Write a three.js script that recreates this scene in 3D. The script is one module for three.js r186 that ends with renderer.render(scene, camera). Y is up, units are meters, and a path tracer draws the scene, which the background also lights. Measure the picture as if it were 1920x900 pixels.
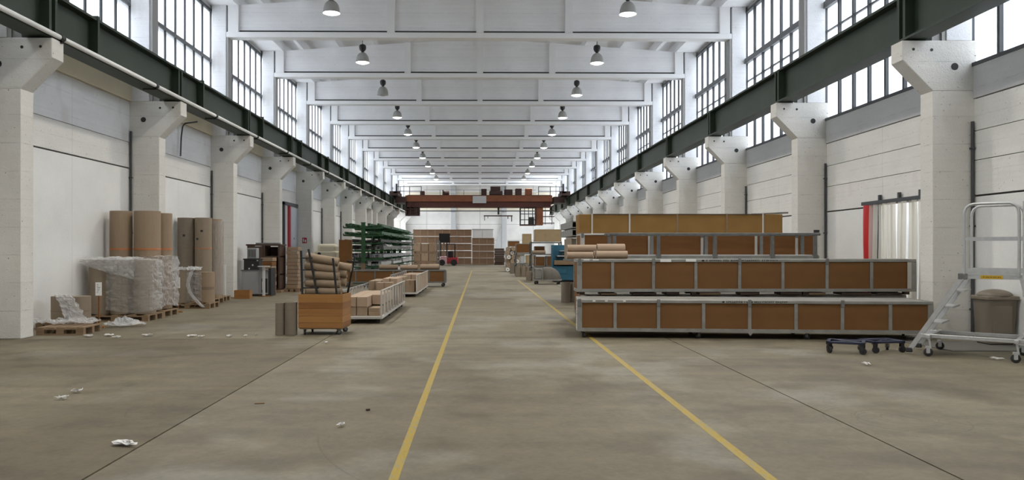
import * as THREE from 'three';
import { mergeGeometries } from 'three/addons/utils/BufferGeometryUtils.js';
import { RoundedBoxGeometry } from 'three/addons/geometries/RoundedBoxGeometry.js';

// ---------------------------------------------------------------- camera, sky, exposure
// x to the right, y up, the hall runs away along -z; D below is the distance down the hall (z = -D)
const scene = new THREE.Scene();
const FOCAL = 1463;                                     // pixels at 1920 x 900
const camera = new THREE.PerspectiveCamera(2 * Math.atan(450 / FOCAL) * 180 / Math.PI, 1920 / 900, 0.1, 400);
camera.position.set(0, 1.6, 0);
camera.rotation.y = -0.705 * Math.PI / 180;
camera.setViewOffset(1920, 900, 42, -17, 1920, 900);    // shifted lens, horizon a little below the middle
scene.add(camera);

const EXPOSURE = 9.6;
{ // overcast sky: brightest overhead, dimmer towards the horizon, slightly blue
  const W = 16, H = 64, d = new Float32Array(W * H * 4);
  for (let j = 0; j < H; j++) for (let i = 0; i < W; i++) {
    const el = ((j + 0.5) / H - 0.5) * Math.PI, L = el > 0 ? (1 + 2 * Math.sin(el)) / 3 : 0.1, o = (j * W + i) * 4;
    d[o] = 0.93 * L; d[o + 1] = 0.98 * L; d[o + 2] = 1.06 * L; d[o + 3] = 1;
  }
  const sky = new THREE.DataTexture(d, W, H, THREE.RGBAFormat, THREE.FloatType);
  sky.mapping = THREE.EquirectangularReflectionMapping; sky.magFilter = THREE.LinearFilter; sky.needsUpdate = true;
  scene.background = sky; scene.environment = sky;
}
const renderer = new THREE.WebGLRenderer({ antialias: true });
renderer.toneMapping = THREE.LinearToneMapping;
renderer.toneMappingExposure = EXPOSURE;
renderer.shadowMap.enabled = true;
const LAMP_POWER = 0.8;

// ---------------------------------------------------------------- random numbers and noise
function rng(seed) { let a = seed >>> 0; return () => { a = (a + 0x6D2B79F5) >>> 0; let t = a; t = Math.imul(t ^ (t >>> 15), t | 1); t ^= t + Math.imul(t ^ (t >>> 7), t | 61); return ((t ^ (t >>> 14)) >>> 0) / 4294967296; }; }
function hash(x, y, s) { let h = Math.imul(x, 374761393) ^ Math.imul(y, 668265263) ^ Math.imul(s + 17, 2147483647 - 58); h = Math.imul(h ^ (h >>> 13), 1274126177); return ((h ^ (h >>> 16)) >>> 0) / 4294967296; }
function tn(x, y, px, py, s) { // tileable value noise
  const xi = Math.floor(x), yi = Math.floor(y); let fx = x - xi, fy = y - yi; fx = fx * fx * (3 - 2 * fx); fy = fy * fy * (3 - 2 * fy);
  const m = (a, p) => ((a % p) + p) % p, x0 = m(xi, px), x1 = m(xi + 1, px), y0 = m(yi, py), y1 = m(yi + 1, py);
  const a = hash(x0, y0, s), b = hash(x1, y0, s), c = hash(x0, y1, s), e = hash(x1, y1, s);
  return a + (b - a) * fx + (c - a) * fy + (a - b - c + e) * fx * fy;
}
function fbm(u, v, p, oct, s, px = 1) { let t = 0, a = 0.5, n = 0; for (let o = 0; o < oct; o++) { t += a * tn(u * p * px, v * p, p * px, p, s + o); n += a; a *= 0.5; p *= 2; } return t / n; }
const clamp = (x, a = 0, b = 1) => Math.min(b, Math.max(a, x));
const toS = (x) => 255 * (x <= 0.0031308 ? 12.92 * x : 1.055 * Math.pow(x, 1 / 2.4) - 0.055);
// texture of N x M pixels covering sx x sy metres; fn(u, v) gives a linear colour, or one number for data maps
function tex(N, M, sx, sy, fn, color = true) {
  const d = new Uint8Array(N * M * 4);
  for (let j = 0; j < M; j++) for (let i = 0; i < N; i++) {
    const c = fn(i / N, j / M), o = (j * N + i) * 4;
    if (color) for (let k = 0; k < 3; k++) d[o + k] = clamp(toS(clamp(c[k])), 0, 255); else d[o] = d[o + 1] = d[o + 2] = clamp(c) * 255;
    d[o + 3] = 255;
  }
  const t = new THREE.DataTexture(d, N, M, THREE.RGBAFormat); t.wrapS = t.wrapT = THREE.RepeatWrapping; t.magFilter = THREE.LinearFilter; t.minFilter = THREE.LinearMipmapLinearFilter; t.generateMipmaps = true;
  if (color) t.colorSpace = THREE.SRGBColorSpace; t.repeat.set(1 / sx, 1 / sy); t.needsUpdate = true; return t;
}
const mul = (c, k) => [c[0] * k, c[1] * k, c[2] * k];
const mixc = (a, b, t) => [a[0] + (b[0] - a[0]) * t, a[1] + (b[1] - a[1]) * t, a[2] + (b[2] - a[2]) * t];

// ---------------------------------------------------------------- materials
const std = (o) => new THREE.MeshStandardMaterial(o);
const lin = (r, g, b) => new THREE.Color().setRGB(r, g, b);
function paintTex(seed, base, marks, lines, dark = 0.86) { // painted concrete: mottled, pitted, faint board lines
  const R = rng(seed), pits = [];
  for (let i = 0; i < marks; i++) pits.push([R(), R(), 0.0012 + 0.003 * R() * R(), 0.25 + 0.5 * R()]);
  const cell = {}; for (const p of pits) for (let a = -1; a <= 1; a++) for (let b = -1; b <= 1; b++) { const k = `${(Math.floor(p[0] * 32) + a + 32) % 32},${(Math.floor(p[1] * 32) + b + 32) % 32}`; (cell[k] ||= []).push(p); }
  return tex(768, 768, 3, 3, (u, v) => {
    let k = 0.9 + 0.16 * fbm(u, v, 4, 5, seed) + 0.05 * (tn(u * 190, v * 190, 190, 190, seed + 9) - 0.5);
    if (lines) { const y = v * 6 + 0.03 * tn(u * 5, v * 3, 5, 3, seed + 4), f = Math.abs(y - Math.round(y)); if (f < 0.018) k *= dark + (1 - dark) * tn(u * 18, v * 18, 18, 18, seed + 5); const st = tn(u * 3, v * 60, 3, 60, seed + 7); k *= 0.97 + 0.05 * st; }
    const stain = fbm(u, v, 3, 4, seed + 30, 2); let c = mul(base, k); if (stain > 0.62 && marks > 20) c = mixc(c, [0.52, 0.47, 0.40], clamp((stain - 0.62) * 1.6, 0, 0.28));
    for (const p of cell[`${Math.floor(u * 32)},${Math.floor(v * 32)}`] || []) { const dx = u - p[0], dy = v - p[1]; if (dx * dx + dy * dy < p[2] * p[2]) c = mul(c, 1 - p[3]); }
    return c;
  });
}
const WHITE = [0.75, 0.735, 0.695], COOL = [0.80, 0.805, 0.815];
const bumpPaint = tex(384, 384, 1.5, 1.5, (u, v) => 0.5 * fbm(u, v, 6, 5, 71) + 0.5 * tn(u * 90, v * 90, 90, 90, 72), false);
const M = {};
M.wall = std({ map: paintTex(1, WHITE, 150, true, 0.84), roughness: 0.75, bumpMap: bumpPaint, bumpScale: 0.004 });
M.wallSmooth = std({ map: paintTex(2, [0.79, 0.782, 0.75], 10, false), roughness: 0.7 });
M.wallGrey = std({ map: paintTex(3, [0.57, 0.572, 0.568], 60, true), roughness: 0.8, bumpMap: bumpPaint, bumpScale: 0.003 });
M.wallLifted = std({ map: paintTex(4, [0.82, 0.825, 0.825], 40, true), roughness: 0.75, bumpMap: bumpPaint, bumpScale: 0.003 });  // white of the same wall, raised to offset the shade under the girder
M.wallBeige = std({ map: paintTex(5, [0.88, 0.81, 0.64], 20, false), roughness: 0.75 });
M.pillar = std({ map: paintTex(6, [0.695, 0.675, 0.625], 260, true, 0.8), roughness: 0.75, bumpMap: bumpPaint, bumpScale: 0.005 });
M.pillarHigh = std({ map: paintTex(8, COOL, 120, true), roughness: 0.75, bumpMap: bumpPaint, bumpScale: 0.005 });
M.beam = std({ map: paintTex(7, [0.89, 0.89, 0.895], 20, true), roughness: 0.75 });
M.beamTrim = std({ color: lin(0.85, 0.85, 0.845), roughness: 0.6 });
M.roof = std({ map: paintTex(9, [0.87, 0.875, 0.885], 10, false), roughness: 0.8 });
M.joint = std({ color: lin(0.06, 0.058, 0.055), roughness: 0.9 });
M.dark = std({ color: lin(0.02, 0.02, 0.02), roughness: 0.7 });
M.postGrey = std({ color: lin(0.36, 0.355, 0.34), roughness: 0.55 });
M.frame = std({ color: lin(0.05, 0.053, 0.056), roughness: 0.5 });
M.frameLight = std({ color: lin(0.15, 0.155, 0.16), roughness: 0.5 });
M.green = std({ map: tex(256, 256, 2, 2, (u, v) => mul([0.024, 0.036, 0.022], 0.8 + 0.45 * fbm(u, v, 6, 5, 12))), roughness: 0.55 });
M.rackGreen = std({ color: lin(0.02, 0.085, 0.028), roughness: 0.5 });
M.white = std({ color: lin(0.80, 0.80, 0.78), roughness: 0.45 });
M.glass = new THREE.MeshPhysicalMaterial({ color: lin(0.93, 0.96, 1.0), roughness: 0.8, transmission: 1, thickness: 0, ior: 1.45, map: tex(256, 64, 0.745, 3, (u, v) => { const s = 0.86 + 0.14 * tn(u * 9, v * 2, 9, 2, 5) - (Math.abs(u - 0.62) < 0.012 ? 0.16 : 0); return [s, s, s]; }) });
M.glassClear = new THREE.MeshPhysicalMaterial({ color: lin(0.95, 0.96, 0.96), roughness: 0.3, transmission: 1, thickness: 0, ior: 1.45 });
// concrete floors
const FLOOR_A = [0.145, 0.121, 0.076], FLOOR_B = [0.210, 0.184, 0.125], FLOOR_C = [0.097, 0.078, 0.047];
function floorColor(u, v, s, p) {
  const big = fbm(u, v, p, 4, s, 1), mid = fbm(u, v, p * 6, 4, s + 20, 1), str = tn(u * p * 3, v * p * 22, p * 3, p * 22, s + 40), fine = tn(u * 700, v * 700, 700, 700, s + 60), spk = tn(u * 330, v * 330, 330, 330, s + 61);
  let c = mixc(FLOOR_A, FLOOR_B, clamp((big - 0.42) * 3.2)); c = mixc(c, FLOOR_C, clamp((mid - 0.5) * 3.4) * 0.8);
  const pale = fbm(u, v, p * 3, 5, s + 80, 1); if (pale > 0.58) c = mixc(c, [0.235, 0.222, 0.18], clamp((pale - 0.58) * 6) * 0.6);
  const blot = fbm(u, v, p * 14, 3, s + 90, 1); return mul(c, 0.63 + 0.24 * str + 0.16 * fine + 0.14 * (spk - 0.5) + 0.34 * blot);
}
const floorMarks = []; // dark tyre scuffs and hair cracks in metres: [x, d, radius, from, to] arcs
{ const R = rng(77); for (let i = 0; i < 9; i++) floorMarks.push([3.95 + 0.3 * (R() - 0.5), 7.25 + 0.3 * (R() - 0.5), 0.22 + 0.45 * R(), R() * 6.28, 2.2 + 3 * R(), 0.006 + 0.006 * R()]);
  for (let i = 0; i < 26; i++) floorMarks.push([-8 + 16 * R(), 4 + 10 * R(), 0.5 + 3 * R(), R() * 6.28, 0.25 + 0.5 * R(), 0.004 + 0.008 * R()]); }
const nearPix = (() => { // marks drawn as a mask of 2048 x 2048 over 18 m x 18 m
  const m = new Float32Array(2048 * 2048), k = 2048 / 18;
  for (const [x, d, r, a0, da, w] of floorMarks) for (let a = a0; a < a0 + da; a += 0.003 / r) { const cx = (x + r * Math.cos(a) + 9) * k, cy = (d + r * Math.sin(a)) * k, q = Math.max(1, Math.round(w * k)); for (let i = 0; i < q; i++) for (let j = 0; j < q; j++) { const X = ((cx + i) | 0) & 2047, Y = ((cy + j) | 0) & 2047; m[Y * 2048 + X] = 0.34 * (0.5 + 0.5 * hash(X >> 3, Y >> 3, 4)); } }
  return m;
})();
M.floorNear = std({ map: tex(2048, 2048, 18, 18, (u, v) => mul(floorColor(u, v, 200, 5), 1 - nearPix[((v * 2048) | 0) * 2048 + ((u * 2048) | 0)])), roughness: 0.62, bumpMap: bumpPaint, bumpScale: 0.002 });
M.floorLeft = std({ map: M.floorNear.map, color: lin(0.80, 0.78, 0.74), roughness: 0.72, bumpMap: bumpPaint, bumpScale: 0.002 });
M.floorFar = std({ map: tex(1024, 1024, 18, 24, (u, v) => floorColor(u, v, 400, 4)), roughness: 0.6 });
M.yellow = std({ map: tex(256, 512, 0.5, 2, (u, v) => { const w = fbm(u, v, 24, 3, 14); return w > 0.6 ? [0.30, 0.25, 0.12] : mul([0.39, 0.27, 0.038], 0.75 + 0.4 * w); }), roughness: 0.6 });
// boards, card, wood, metal
function grain(seed, a, b, sx, sy, p = 4, st = 40) { return tex(256, 256, sx, sy, (u, v) => mixc(a, b, clamp(0.6 * tn(u * p, v * st, p, st, seed) + 0.4 * fbm(u, v, 8, 4, seed + 3)))); }
M.board = std({ map: grain(21, [0.148, 0.064, 0.0165], [0.180, 0.082, 0.022], 1.6, 1.6, 6, 12), roughness: 0.85 });
M.board2 = std({ map: grain(22, [0.165, 0.066, 0.016], [0.20, 0.086, 0.022], 1.6, 1.6, 6, 30), roughness: 0.85 });
M.boardPale = std({ map: grain(23, [0.235, 0.122, 0.028], [0.275, 0.15, 0.037], 1.6, 1.6, 6, 10), roughness: 0.85 });
M.boardTan = std({ map: grain(24, [0.40, 0.29, 0.15], [0.46, 0.33, 0.18], 1.6, 1.6, 6, 10), roughness: 0.65 });
M.card = std({ map: grain(25, [0.27, 0.195, 0.125], [0.31, 0.228, 0.15], 0.6, 0.6, 50, 4), roughness: 0.8 });
M.cardGrey = std({ map: grain(26, [0.24, 0.19, 0.132], [0.275, 0.22, 0.158], 0.6, 0.6, 50, 4), roughness: 0.8 });
M.cardDark = std({ map: grain(27, [0.27, 0.185, 0.115], [0.32, 0.225, 0.145], 0.6, 0.6, 50, 4), roughness: 0.8 });
M.cardPink = std({ map: grain(28, [0.37, 0.265, 0.18], [0.42, 0.305, 0.212], 0.6, 0.6, 50, 4), roughness: 0.75 });
M.cardTube = std({ map: grain(29, [0.185, 0.15, 0.112], [0.215, 0.175, 0.133], 0.5, 0.5, 4, 24), roughness: 0.8 });
M.boardFar = std({ map: grain(37, [0.17, 0.10, 0.056], [0.21, 0.128, 0.075], 1.6, 1.6, 6, 12), roughness: 0.7 });
M.endWall = std({ map: paintTex(10, [0.88, 0.86, 0.82], 10, false), roughness: 0.7 });
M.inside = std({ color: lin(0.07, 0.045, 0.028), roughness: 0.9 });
M.wood = [31, 32, 33].map((s, i) => std({ map: grain(s, [[0.19, 0.075, 0.017], [0.26, 0.112, 0.026], [0.30, 0.135, 0.034]][i], [[0.27, 0.115, 0.028], [0.34, 0.16, 0.045], [0.37, 0.18, 0.05]][i], 1.2, 0.45, 3, 30), roughness: 0.55 }));
M.woodOld = std({ map: grain(34, [0.19, 0.125, 0.07], [0.28, 0.19, 0.11], 1.2, 0.4, 3, 30), roughness: 0.8 });
M.woodDark = std({ map: grain(35, [0.055, 0.03, 0.019], [0.085, 0.048, 0.03], 1.5, 0.6, 3, 30), roughness: 0.6 });
M.galv = std({ map: tex(256, 256, 0.6, 0.6, (u, v) => { const k = 0.75 + 0.4 * fbm(u, v, 7, 4, 41); return [0.29 * k, 0.283 * k, 0.255 * k]; }), roughness: 0.5, metalness: 0.25 });
M.galvDark = std({ map: tex(256, 256, 0.6, 0.6, (u, v) => { const k = 0.7 + 0.5 * fbm(u, v, 7, 4, 42); return [0.175 * k, 0.175 * k, 0.165 * k]; }), roughness: 0.6, metalness: 0.2 });
M.alu = std({ map: tex(128, 128, 0.3, 0.3, (u, v) => { const k = 0.85 + 0.2 * fbm(u, v, 6, 3, 43); return [0.56 * k, 0.565 * k, 0.56 * k]; }), roughness: 0.38, metalness: 0.55 });
M.steelPale = std({ color: lin(0.50, 0.48, 0.44), roughness: 0.55 });
M.black = std({ color: lin(0.016, 0.016, 0.016), roughness: 0.5 });
M.rubber = std({ color: lin(0.022, 0.022, 0.022), roughness: 0.65 });
M.navy = std({ color: lin(0.016, 0.02, 0.05), roughness: 0.5 });
M.red = std({ color: lin(0.50, 0.015, 0.015), roughness: 0.45 });
M.redDull = std({ color: lin(0.42, 0.035, 0.045), roughness: 0.5 });
M.doorGrey = std({ color: lin(0.44, 0.47, 0.52), roughness: 0.5 });
M.blue = std({ color: lin(0.018, 0.105, 0.165), roughness: 0.5 });
M.crane = std({ map: tex(256, 256, 3, 3, (u, v) => mul([0.23, 0.075, 0.028], 0.75 + 0.5 * fbm(u, v, 6, 5, 51))), roughness: 0.6 });
M.craneShade = std({ map: tex(256, 256, 3, 3, (u, v) => mul([0.10, 0.026, 0.016], 0.75 + 0.5 * fbm(u, v, 6, 5, 52))), roughness: 0.6 });  // crane paint darkened for the shade on the recessed lower face
M.craneBrown = std({ color: lin(0.055, 0.024, 0.017), roughness: 0.6 });
M.paper = std({ color: lin(0.74, 0.73, 0.70), roughness: 0.8 });
M.grey = std({ color: lin(0.30, 0.305, 0.31), roughness: 0.55 });
M.greyPale = std({ color: lin(0.55, 0.55, 0.54), roughness: 0.6 });
M.beige = std({ color: lin(0.19, 0.16, 0.12), roughness: 0.5 });
M.beigeDark = std({ color: lin(0.17, 0.14, 0.105), roughness: 0.5 });
M.orangeTape = std({ color: lin(0.48, 0.17, 0.06), roughness: 0.5 });
M.tape = std({ color: lin(0.20, 0.135, 0.09), roughness: 0.5 });
M.film = new THREE.MeshPhysicalMaterial({ color: lin(0.93, 0.93, 0.93), roughness: 0.42, transmission: 0.9, thickness: 0, ior: 1.5, side: THREE.DoubleSide });
M.filmThick = new THREE.MeshPhysicalMaterial({ color: lin(0.86, 0.86, 0.86), roughness: 0.5, transmission: 0.72, thickness: 0, ior: 1.5, side: THREE.DoubleSide });
M.pvc = new THREE.MeshPhysicalMaterial({ color: lin(0.74, 0.71, 0.63), roughness: 0.45, transmission: 0.45, thickness: 0, ior: 1.5, side: THREE.DoubleSide });
M.pvcRed = new THREE.MeshPhysicalMaterial({ color: lin(0.55, 0.02, 0.02), roughness: 0.4, transmission: 0.1, thickness: 0, ior: 1.5, side: THREE.DoubleSide });
M.pvcPink = new THREE.MeshPhysicalMaterial({ color: lin(0.62, 0.42, 0.37), roughness: 0.45, transmission: 0.35, thickness: 0, ior: 1.5, side: THREE.DoubleSide });
M.bulb = std({ color: lin(0.9, 0.9, 0.88), roughness: 0.4, emissive: lin(1, 0.97, 0.9), emissiveIntensity: 1.3 });
M.bulbOff = std({ color: lin(0.45, 0.46, 0.47), roughness: 0.3 });
M.shade = std({ color: lin(0.42, 0.42, 0.40), roughness: 0.35, metalness: 0.4 });
M.yard = std({ color: lin(0.36, 0.355, 0.34), roughness: 0.9 });

// ---------------------------------------------------------------- geometry helpers (local axes: x right, y up, z towards the viewer)
function metres(g) { // uv in metres from the dominant direction of each normal
  g = g.index ? g.toNonIndexed() : g;
  for (const k of Object.keys(g.attributes)) if (!['position', 'normal', 'uv'].includes(k)) g.deleteAttribute(k);
  const p = g.attributes.position, n = g.attributes.normal, uv = new Float32Array(p.count * 2);
  for (let i = 0; i < p.count; i += 3) {
    const nx = Math.abs(n.getX(i) + n.getX(i + 1) + n.getX(i + 2)), ny = Math.abs(n.getY(i) + n.getY(i + 1) + n.getY(i + 2)), nz = Math.abs(n.getZ(i) + n.getZ(i + 1) + n.getZ(i + 2));
    for (let j = i; j < i + 3; j++) { const x = p.getX(j), y = p.getY(j), z = p.getZ(j); const [a, b] = ny >= nx && ny >= nz ? [x, -z] : nx >= nz ? [z, y] : [x, y]; uv[j * 2] = a; uv[j * 2 + 1] = b; }
  }
  g.setAttribute('uv', new THREE.BufferAttribute(uv, 2)); return g;
}
const bx = (x0, x1, y0, y1, z0, z1) => metres(new THREE.BoxGeometry(Math.abs(x1 - x0), Math.abs(y1 - y0), Math.abs(z1 - z0)).translate((x0 + x1) / 2, (y0 + y1) / 2, (z0 + z1) / 2));
const rb = (x0, x1, y0, y1, z0, z1, r = 0.01, s = 1) => metres(new RoundedBoxGeometry(Math.abs(x1 - x0), Math.abs(y1 - y0), Math.abs(z1 - z0), s, r).translate((x0 + x1) / 2, (y0 + y1) / 2, (z0 + z1) / 2));
function cyl(r, a, b, seg = 14, r2 = r, open = false) { // cylinder from point a to point b
  const A = new THREE.Vector3(...a), B = new THREE.Vector3(...b), d = B.clone().sub(A), g = new THREE.CylinderGeometry(r2, r, d.length(), seg, 1, open);
  g.applyQuaternion(new THREE.Quaternion().setFromUnitVectors(new THREE.Vector3(0, 1, 0), d.normalize())); g.translate((a[0] + b[0]) / 2, (a[1] + b[1]) / 2, (a[2] + b[2]) / 2); return metres(g);
}
function bar(w, h, a, b) { // rectangular bar from a to b
  const A = new THREE.Vector3(...a), B = new THREE.Vector3(...b), d = B.clone().sub(A), g = new THREE.BoxGeometry(w, d.length(), h);
  g.applyQuaternion(new THREE.Quaternion().setFromUnitVectors(new THREE.Vector3(0, 1, 0), d.normalize())); g.translate((a[0] + b[0]) / 2, (a[1] + b[1]) / 2, (a[2] + b[2]) / 2); return metres(g);
}
function pipe(pts, r, seg = 24, rad = 7) { return metres(new THREE.TubeGeometry(new THREE.CatmullRomCurve3(pts.map((p) => new THREE.Vector3(...p)), false, 'catmullrom', 0.15), seg, r, rad)); }
function ring(r, rin, h, seg = 28) { // hollow tube standing on y = 0, rounded a little at the rims
  const e = Math.min(0.006, (r - rin) / 3), P = [[rin, h - e], [rin + e, h], [r - e, h], [r, h - e], [r, e], [r - e, 0], [rin + e, 0], [rin, e], [rin, h - e]];
  return metres(new THREE.LatheGeometry(P.map((q) => new THREE.Vector2(...q)), seg));
}
function lathe(P, seg = 28) { return metres(new THREE.LatheGeometry(P.map((q) => new THREE.Vector2(...q)), seg)); }
function ext(pts, depth, bevel = 0) { // polygon in x, y swept from z = 0 to z = -depth
  const g = new THREE.ExtrudeGeometry(new THREE.Shape(pts.map((p) => new THREE.Vector2(...p))), { depth: depth - 2 * bevel, bevelEnabled: bevel > 0, bevelSize: bevel, bevelThickness: bevel, bevelOffset: -bevel, bevelSegments: 1 });
  return metres(g.translate(0, 0, -depth + bevel));
}
const mv = (g, x = 0, y = 0, z = 0) => g.clone().translate(x, y, z);
const rot = (g, ax, a) => { g = g.clone(); g['rotate' + ax](a); return g; };
function mergeG(list) { return list.length === 1 ? list[0] : mergeGeometries(list, false); }

const used = {};
function numbered(n) { used[n] = (used[n] ?? -1) + 1; return used[n] ? `${n}_${String(used[n]).padStart(3, '0')}` : n; }
function shadows(o) { o.castShadow = o.receiveShadow = true; return o; }
function tag(o, label, category, group, kind) { if (label) o.userData.label = label; if (category) o.userData.category = category; if (group) o.userData.group = group; if (kind) o.userData.kind = kind; return o; }
function thing(name, label, category, [x, d, y = 0] = [0, 0, 0], turn = 0, group, kind) {
  const o = new THREE.Group(); o.name = numbered(name); o.position.set(x, y, -d); o.rotation.y = turn * Math.PI / 180; scene.add(o); return tag(o, label, category, group, kind);
}
function part(parent, name, geo, mat, label) {
  const g = Array.isArray(geo) ? mergeG(geo) : geo, m = shadows(new THREE.Mesh(g, mat)); m.name = name; if (label) m.userData.label = label; parent.add(m); return m;
}
function solo(name, label, category, geo, mat, [x, d, y = 0] = [0, 0, 0], turn = 0, group, kind) { // a thing that is one mesh
  const m = shadows(new THREE.Mesh(Array.isArray(geo) ? mergeG(geo) : geo, mat)); m.name = numbered(name); m.position.set(x, y, -d); m.rotation.y = turn * Math.PI / 180; scene.add(m); return tag(m, label, category, group, kind);
}
function copy(o, [x, d, y = 0], turn = 0, label, group) { const c = o.clone(); c.name = numbered(o.name.replace(/_\d{3}$/, '')); c.userData = { ...o.userData }; c.position.set(x, y, -d); c.rotation.y = turn * Math.PI / 180; scene.add(c); if (label) c.userData.label = label; if (group) c.userData.group = group; return c; }
const ORD = ['first', 'second', 'third', 'fourth', 'fifth', 'sixth', 'seventh', 'eighth', 'ninth', 'tenth', 'eleventh', 'twelfth', 'thirteenth', 'fourteenth'];

// ================================================================ THE HALL
const K0 = -4, K1 = 12, DP = (k) => 14 + 6 * k, WX = 8.93, FAR = 88, BACK = -14;
// ---- ground outside and floor slabs with open joints
solo('ground', null, null, bx(-90, 90, -0.6, -0.32, -160, 90), M.yard, [0, 0], 0, null, 'structure');
{
  const f = thing('floor', null, null, [0, 0], 0, null, 'structure');
  part(f, 'joint_filler', bx(-9.3, 9.3, -0.3, -0.012, -FAR - 0.3, -BACK + 0.3), M.joint);
  const xs = [-9.3, -2.755, 3.345, 9.3], ds = [BACK - 0.3, 14.02, 38.02, 62.02, FAR + 0.3];
  for (let i = 0; i < 3; i++) for (let j = 0; j < 4; j++) {
    const gx = i === 1 ? 0.007 : 0.011, g = bx(xs[i] + (i ? gx : 0), xs[i + 1] - (i < 2 ? gx : 0), -0.05, 0, -ds[j + 1] + 0.004, -ds[j] - 0.004);
    const p = g.attributes.position, uv = g.attributes.uv; for (let q = 0; q < p.count; q++) uv.setXY(q, p.getX(q) + 9, -p.getZ(q));
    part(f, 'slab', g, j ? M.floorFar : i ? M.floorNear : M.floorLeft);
  }
}
solo('yellow_floor_line', 'worn yellow floor line running down the aisle left of the middle', 'floor marking', bx(-0.035, 0.035, 0, 0.002, -56, 2), M.yellow, [-0.6, 2], 0.0, 'yellow aisle lines');
solo('yellow_floor_line', 'worn yellow floor line that meets the lowest long crate on the right', 'floor marking', bx(-0.04, 0.04, 0, 0.002, -38, 2), M.yellow, [2.03, 2], 0.12, 'yellow aisle lines');

// ---- side walls built of panels with recessed joints
function sideWall(side) {
  const s = side === 'left' ? -1 : 1, w = thing(`wall_${side}`, null, null, [0, 0], 0, null, 'structure');
  const sill = s < 0 ? 6.2 : 4.92, X0 = (x) => s * x;
  const back = []; const seg = (d0, d1, y0, y1) => back.push(bx(X0(WX + 0.045), X0(WX + 0.33), y0, y1, -d1, -d0));
  if (s > 0) { seg(BACK, 15.0, -0.05, sill); seg(17.9, 74.4, -0.05, sill); seg(15.0, 17.9, 2.62, sill); } else seg(BACK, 74.4, -0.05, sill);
  seg(86, FAR, -0.05, sill); seg(74.4, 86, -0.05, 0.3);
  part(w, 'backing_wall', back, M.joint);
  part(w, 'eaves_wall', bx(X0(WX + 0.03), X0(WX + 0.33), 9.56, 10.2, -FAR, -BACK), M.wallGrey);
  const rows = s < 0 ? [[0, 3.67, M.wallSmooth], [3.67, 4.32, M.wall], [4.32, 5.36, M.wallLifted]] : [[0, 2.57, M.wallSmooth], [2.57, 3.2, M.wall], [3.2, 3.73, M.wall], [3.73, 4.31, M.wall]];
  const shared = {};
  for (let k = K0; k < K1; k++) for (let h = 0; h < 2; h++) k < 10 && rows.forEach(([y0, y1, m], r) => {
    let d0 = DP(k) + 0.4 + h * 2.8, d1 = d0 + 2.8;
    if (s > 0 && k === 0 && r === 0) { if (h === 0) d1 = 15.0; else d0 = 17.9; }
    const len = d1 - d0, key = `${r}_${len.toFixed(3)}`;
    shared[key] ||= rb(X0(WX), X0(WX + 0.05), y0 + 0.006, y1 - (r === 0 ? 0.028 : 0.006), -len + 0.002, -0.002, 0.004);
    const p = part(w, 'panel', shared[key], m); p.position.z = -d0;
  });
  for (let k = K0; k < 10; k++) { // strip of wall below the glazing
    const d0 = DP(k) + 0.4, p = s < 0 ? rb(X0(WX - 0.05), X0(WX + 0.05), 5.366, sill, -5.6, 0, 0.01) : rb(X0(WX - 0.02), X0(WX + 0.05), 4.32, sill, -5.6, 0, 0.01);
    const q = part(w, 'sill_panel', p, s < 0 ? M.wallBeige : M.wallGrey); q.position.z = -d0;
  }
  return w;
}
const wallLeft = sideWall('left'), wallRight = sideWall('right');

// ---- end walls
{
  const w = thing('wall_far', null, null, [0, FAR], 0, null, 'structure');
  part(w, 'backing_wall', bx(-9.3, 9.3, -0.05, 10.9, -0.3, -0.045), M.joint);
  for (let i = 0; i < 6; i++) for (let j = 0; j < 5; j++) part(w, 'panel', bx(-9.0 + i * 3.0 + 0.01, -6.0 + i * 3.0 - 0.01, [0, 2.6, 4.4, 5.9, 8][j] + 0.01, [2.6, 4.4, 5.9, 8, 10.5][j] - 0.01, -0.05, 0), j === 3 ? M.wallBeige : M.endWall);
  for (const x of [-3.0, 2.72]) part(w, 'pilaster', rb(x - 0.28, x + 0.28, 0, 10.2, 0, 0.45, 0.02), M.wallGrey);
  for (const x of [-3.0, 2.72]) part(w, 'shade_wedge', ext([[0.28, 0], [1.5, 0], [0.28, 4.6]].map(([a, b]) => [x + a * (x < 0 ? 1 : -1), b]), 0.35).translate(0, 0, 0.36), M.wallGrey);  // grey wedges standing in for diagonal shadows beside the pilasters
  part(w, 'pipe', cyl(0.06, [-8.6, 5.87, 0.55], [8.6, 5.87, 0.55], 8), M.frame);
  const b = thing('wall_back', null, null, [0, BACK], 0, null, 'structure');
  part(b, 'backing_wall', bx(-9.3, 9.3, -0.05, 10.9, 0.05, 0.35), M.joint);
  for (let i = 0; i < 6; i++) part(b, 'panel', bx(-9.0 + i * 3.0 + 0.01, -6.0 + i * 3.0 - 0.01, 0, 10.4, 0, 0.06), M.wallSmooth);
}

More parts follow.
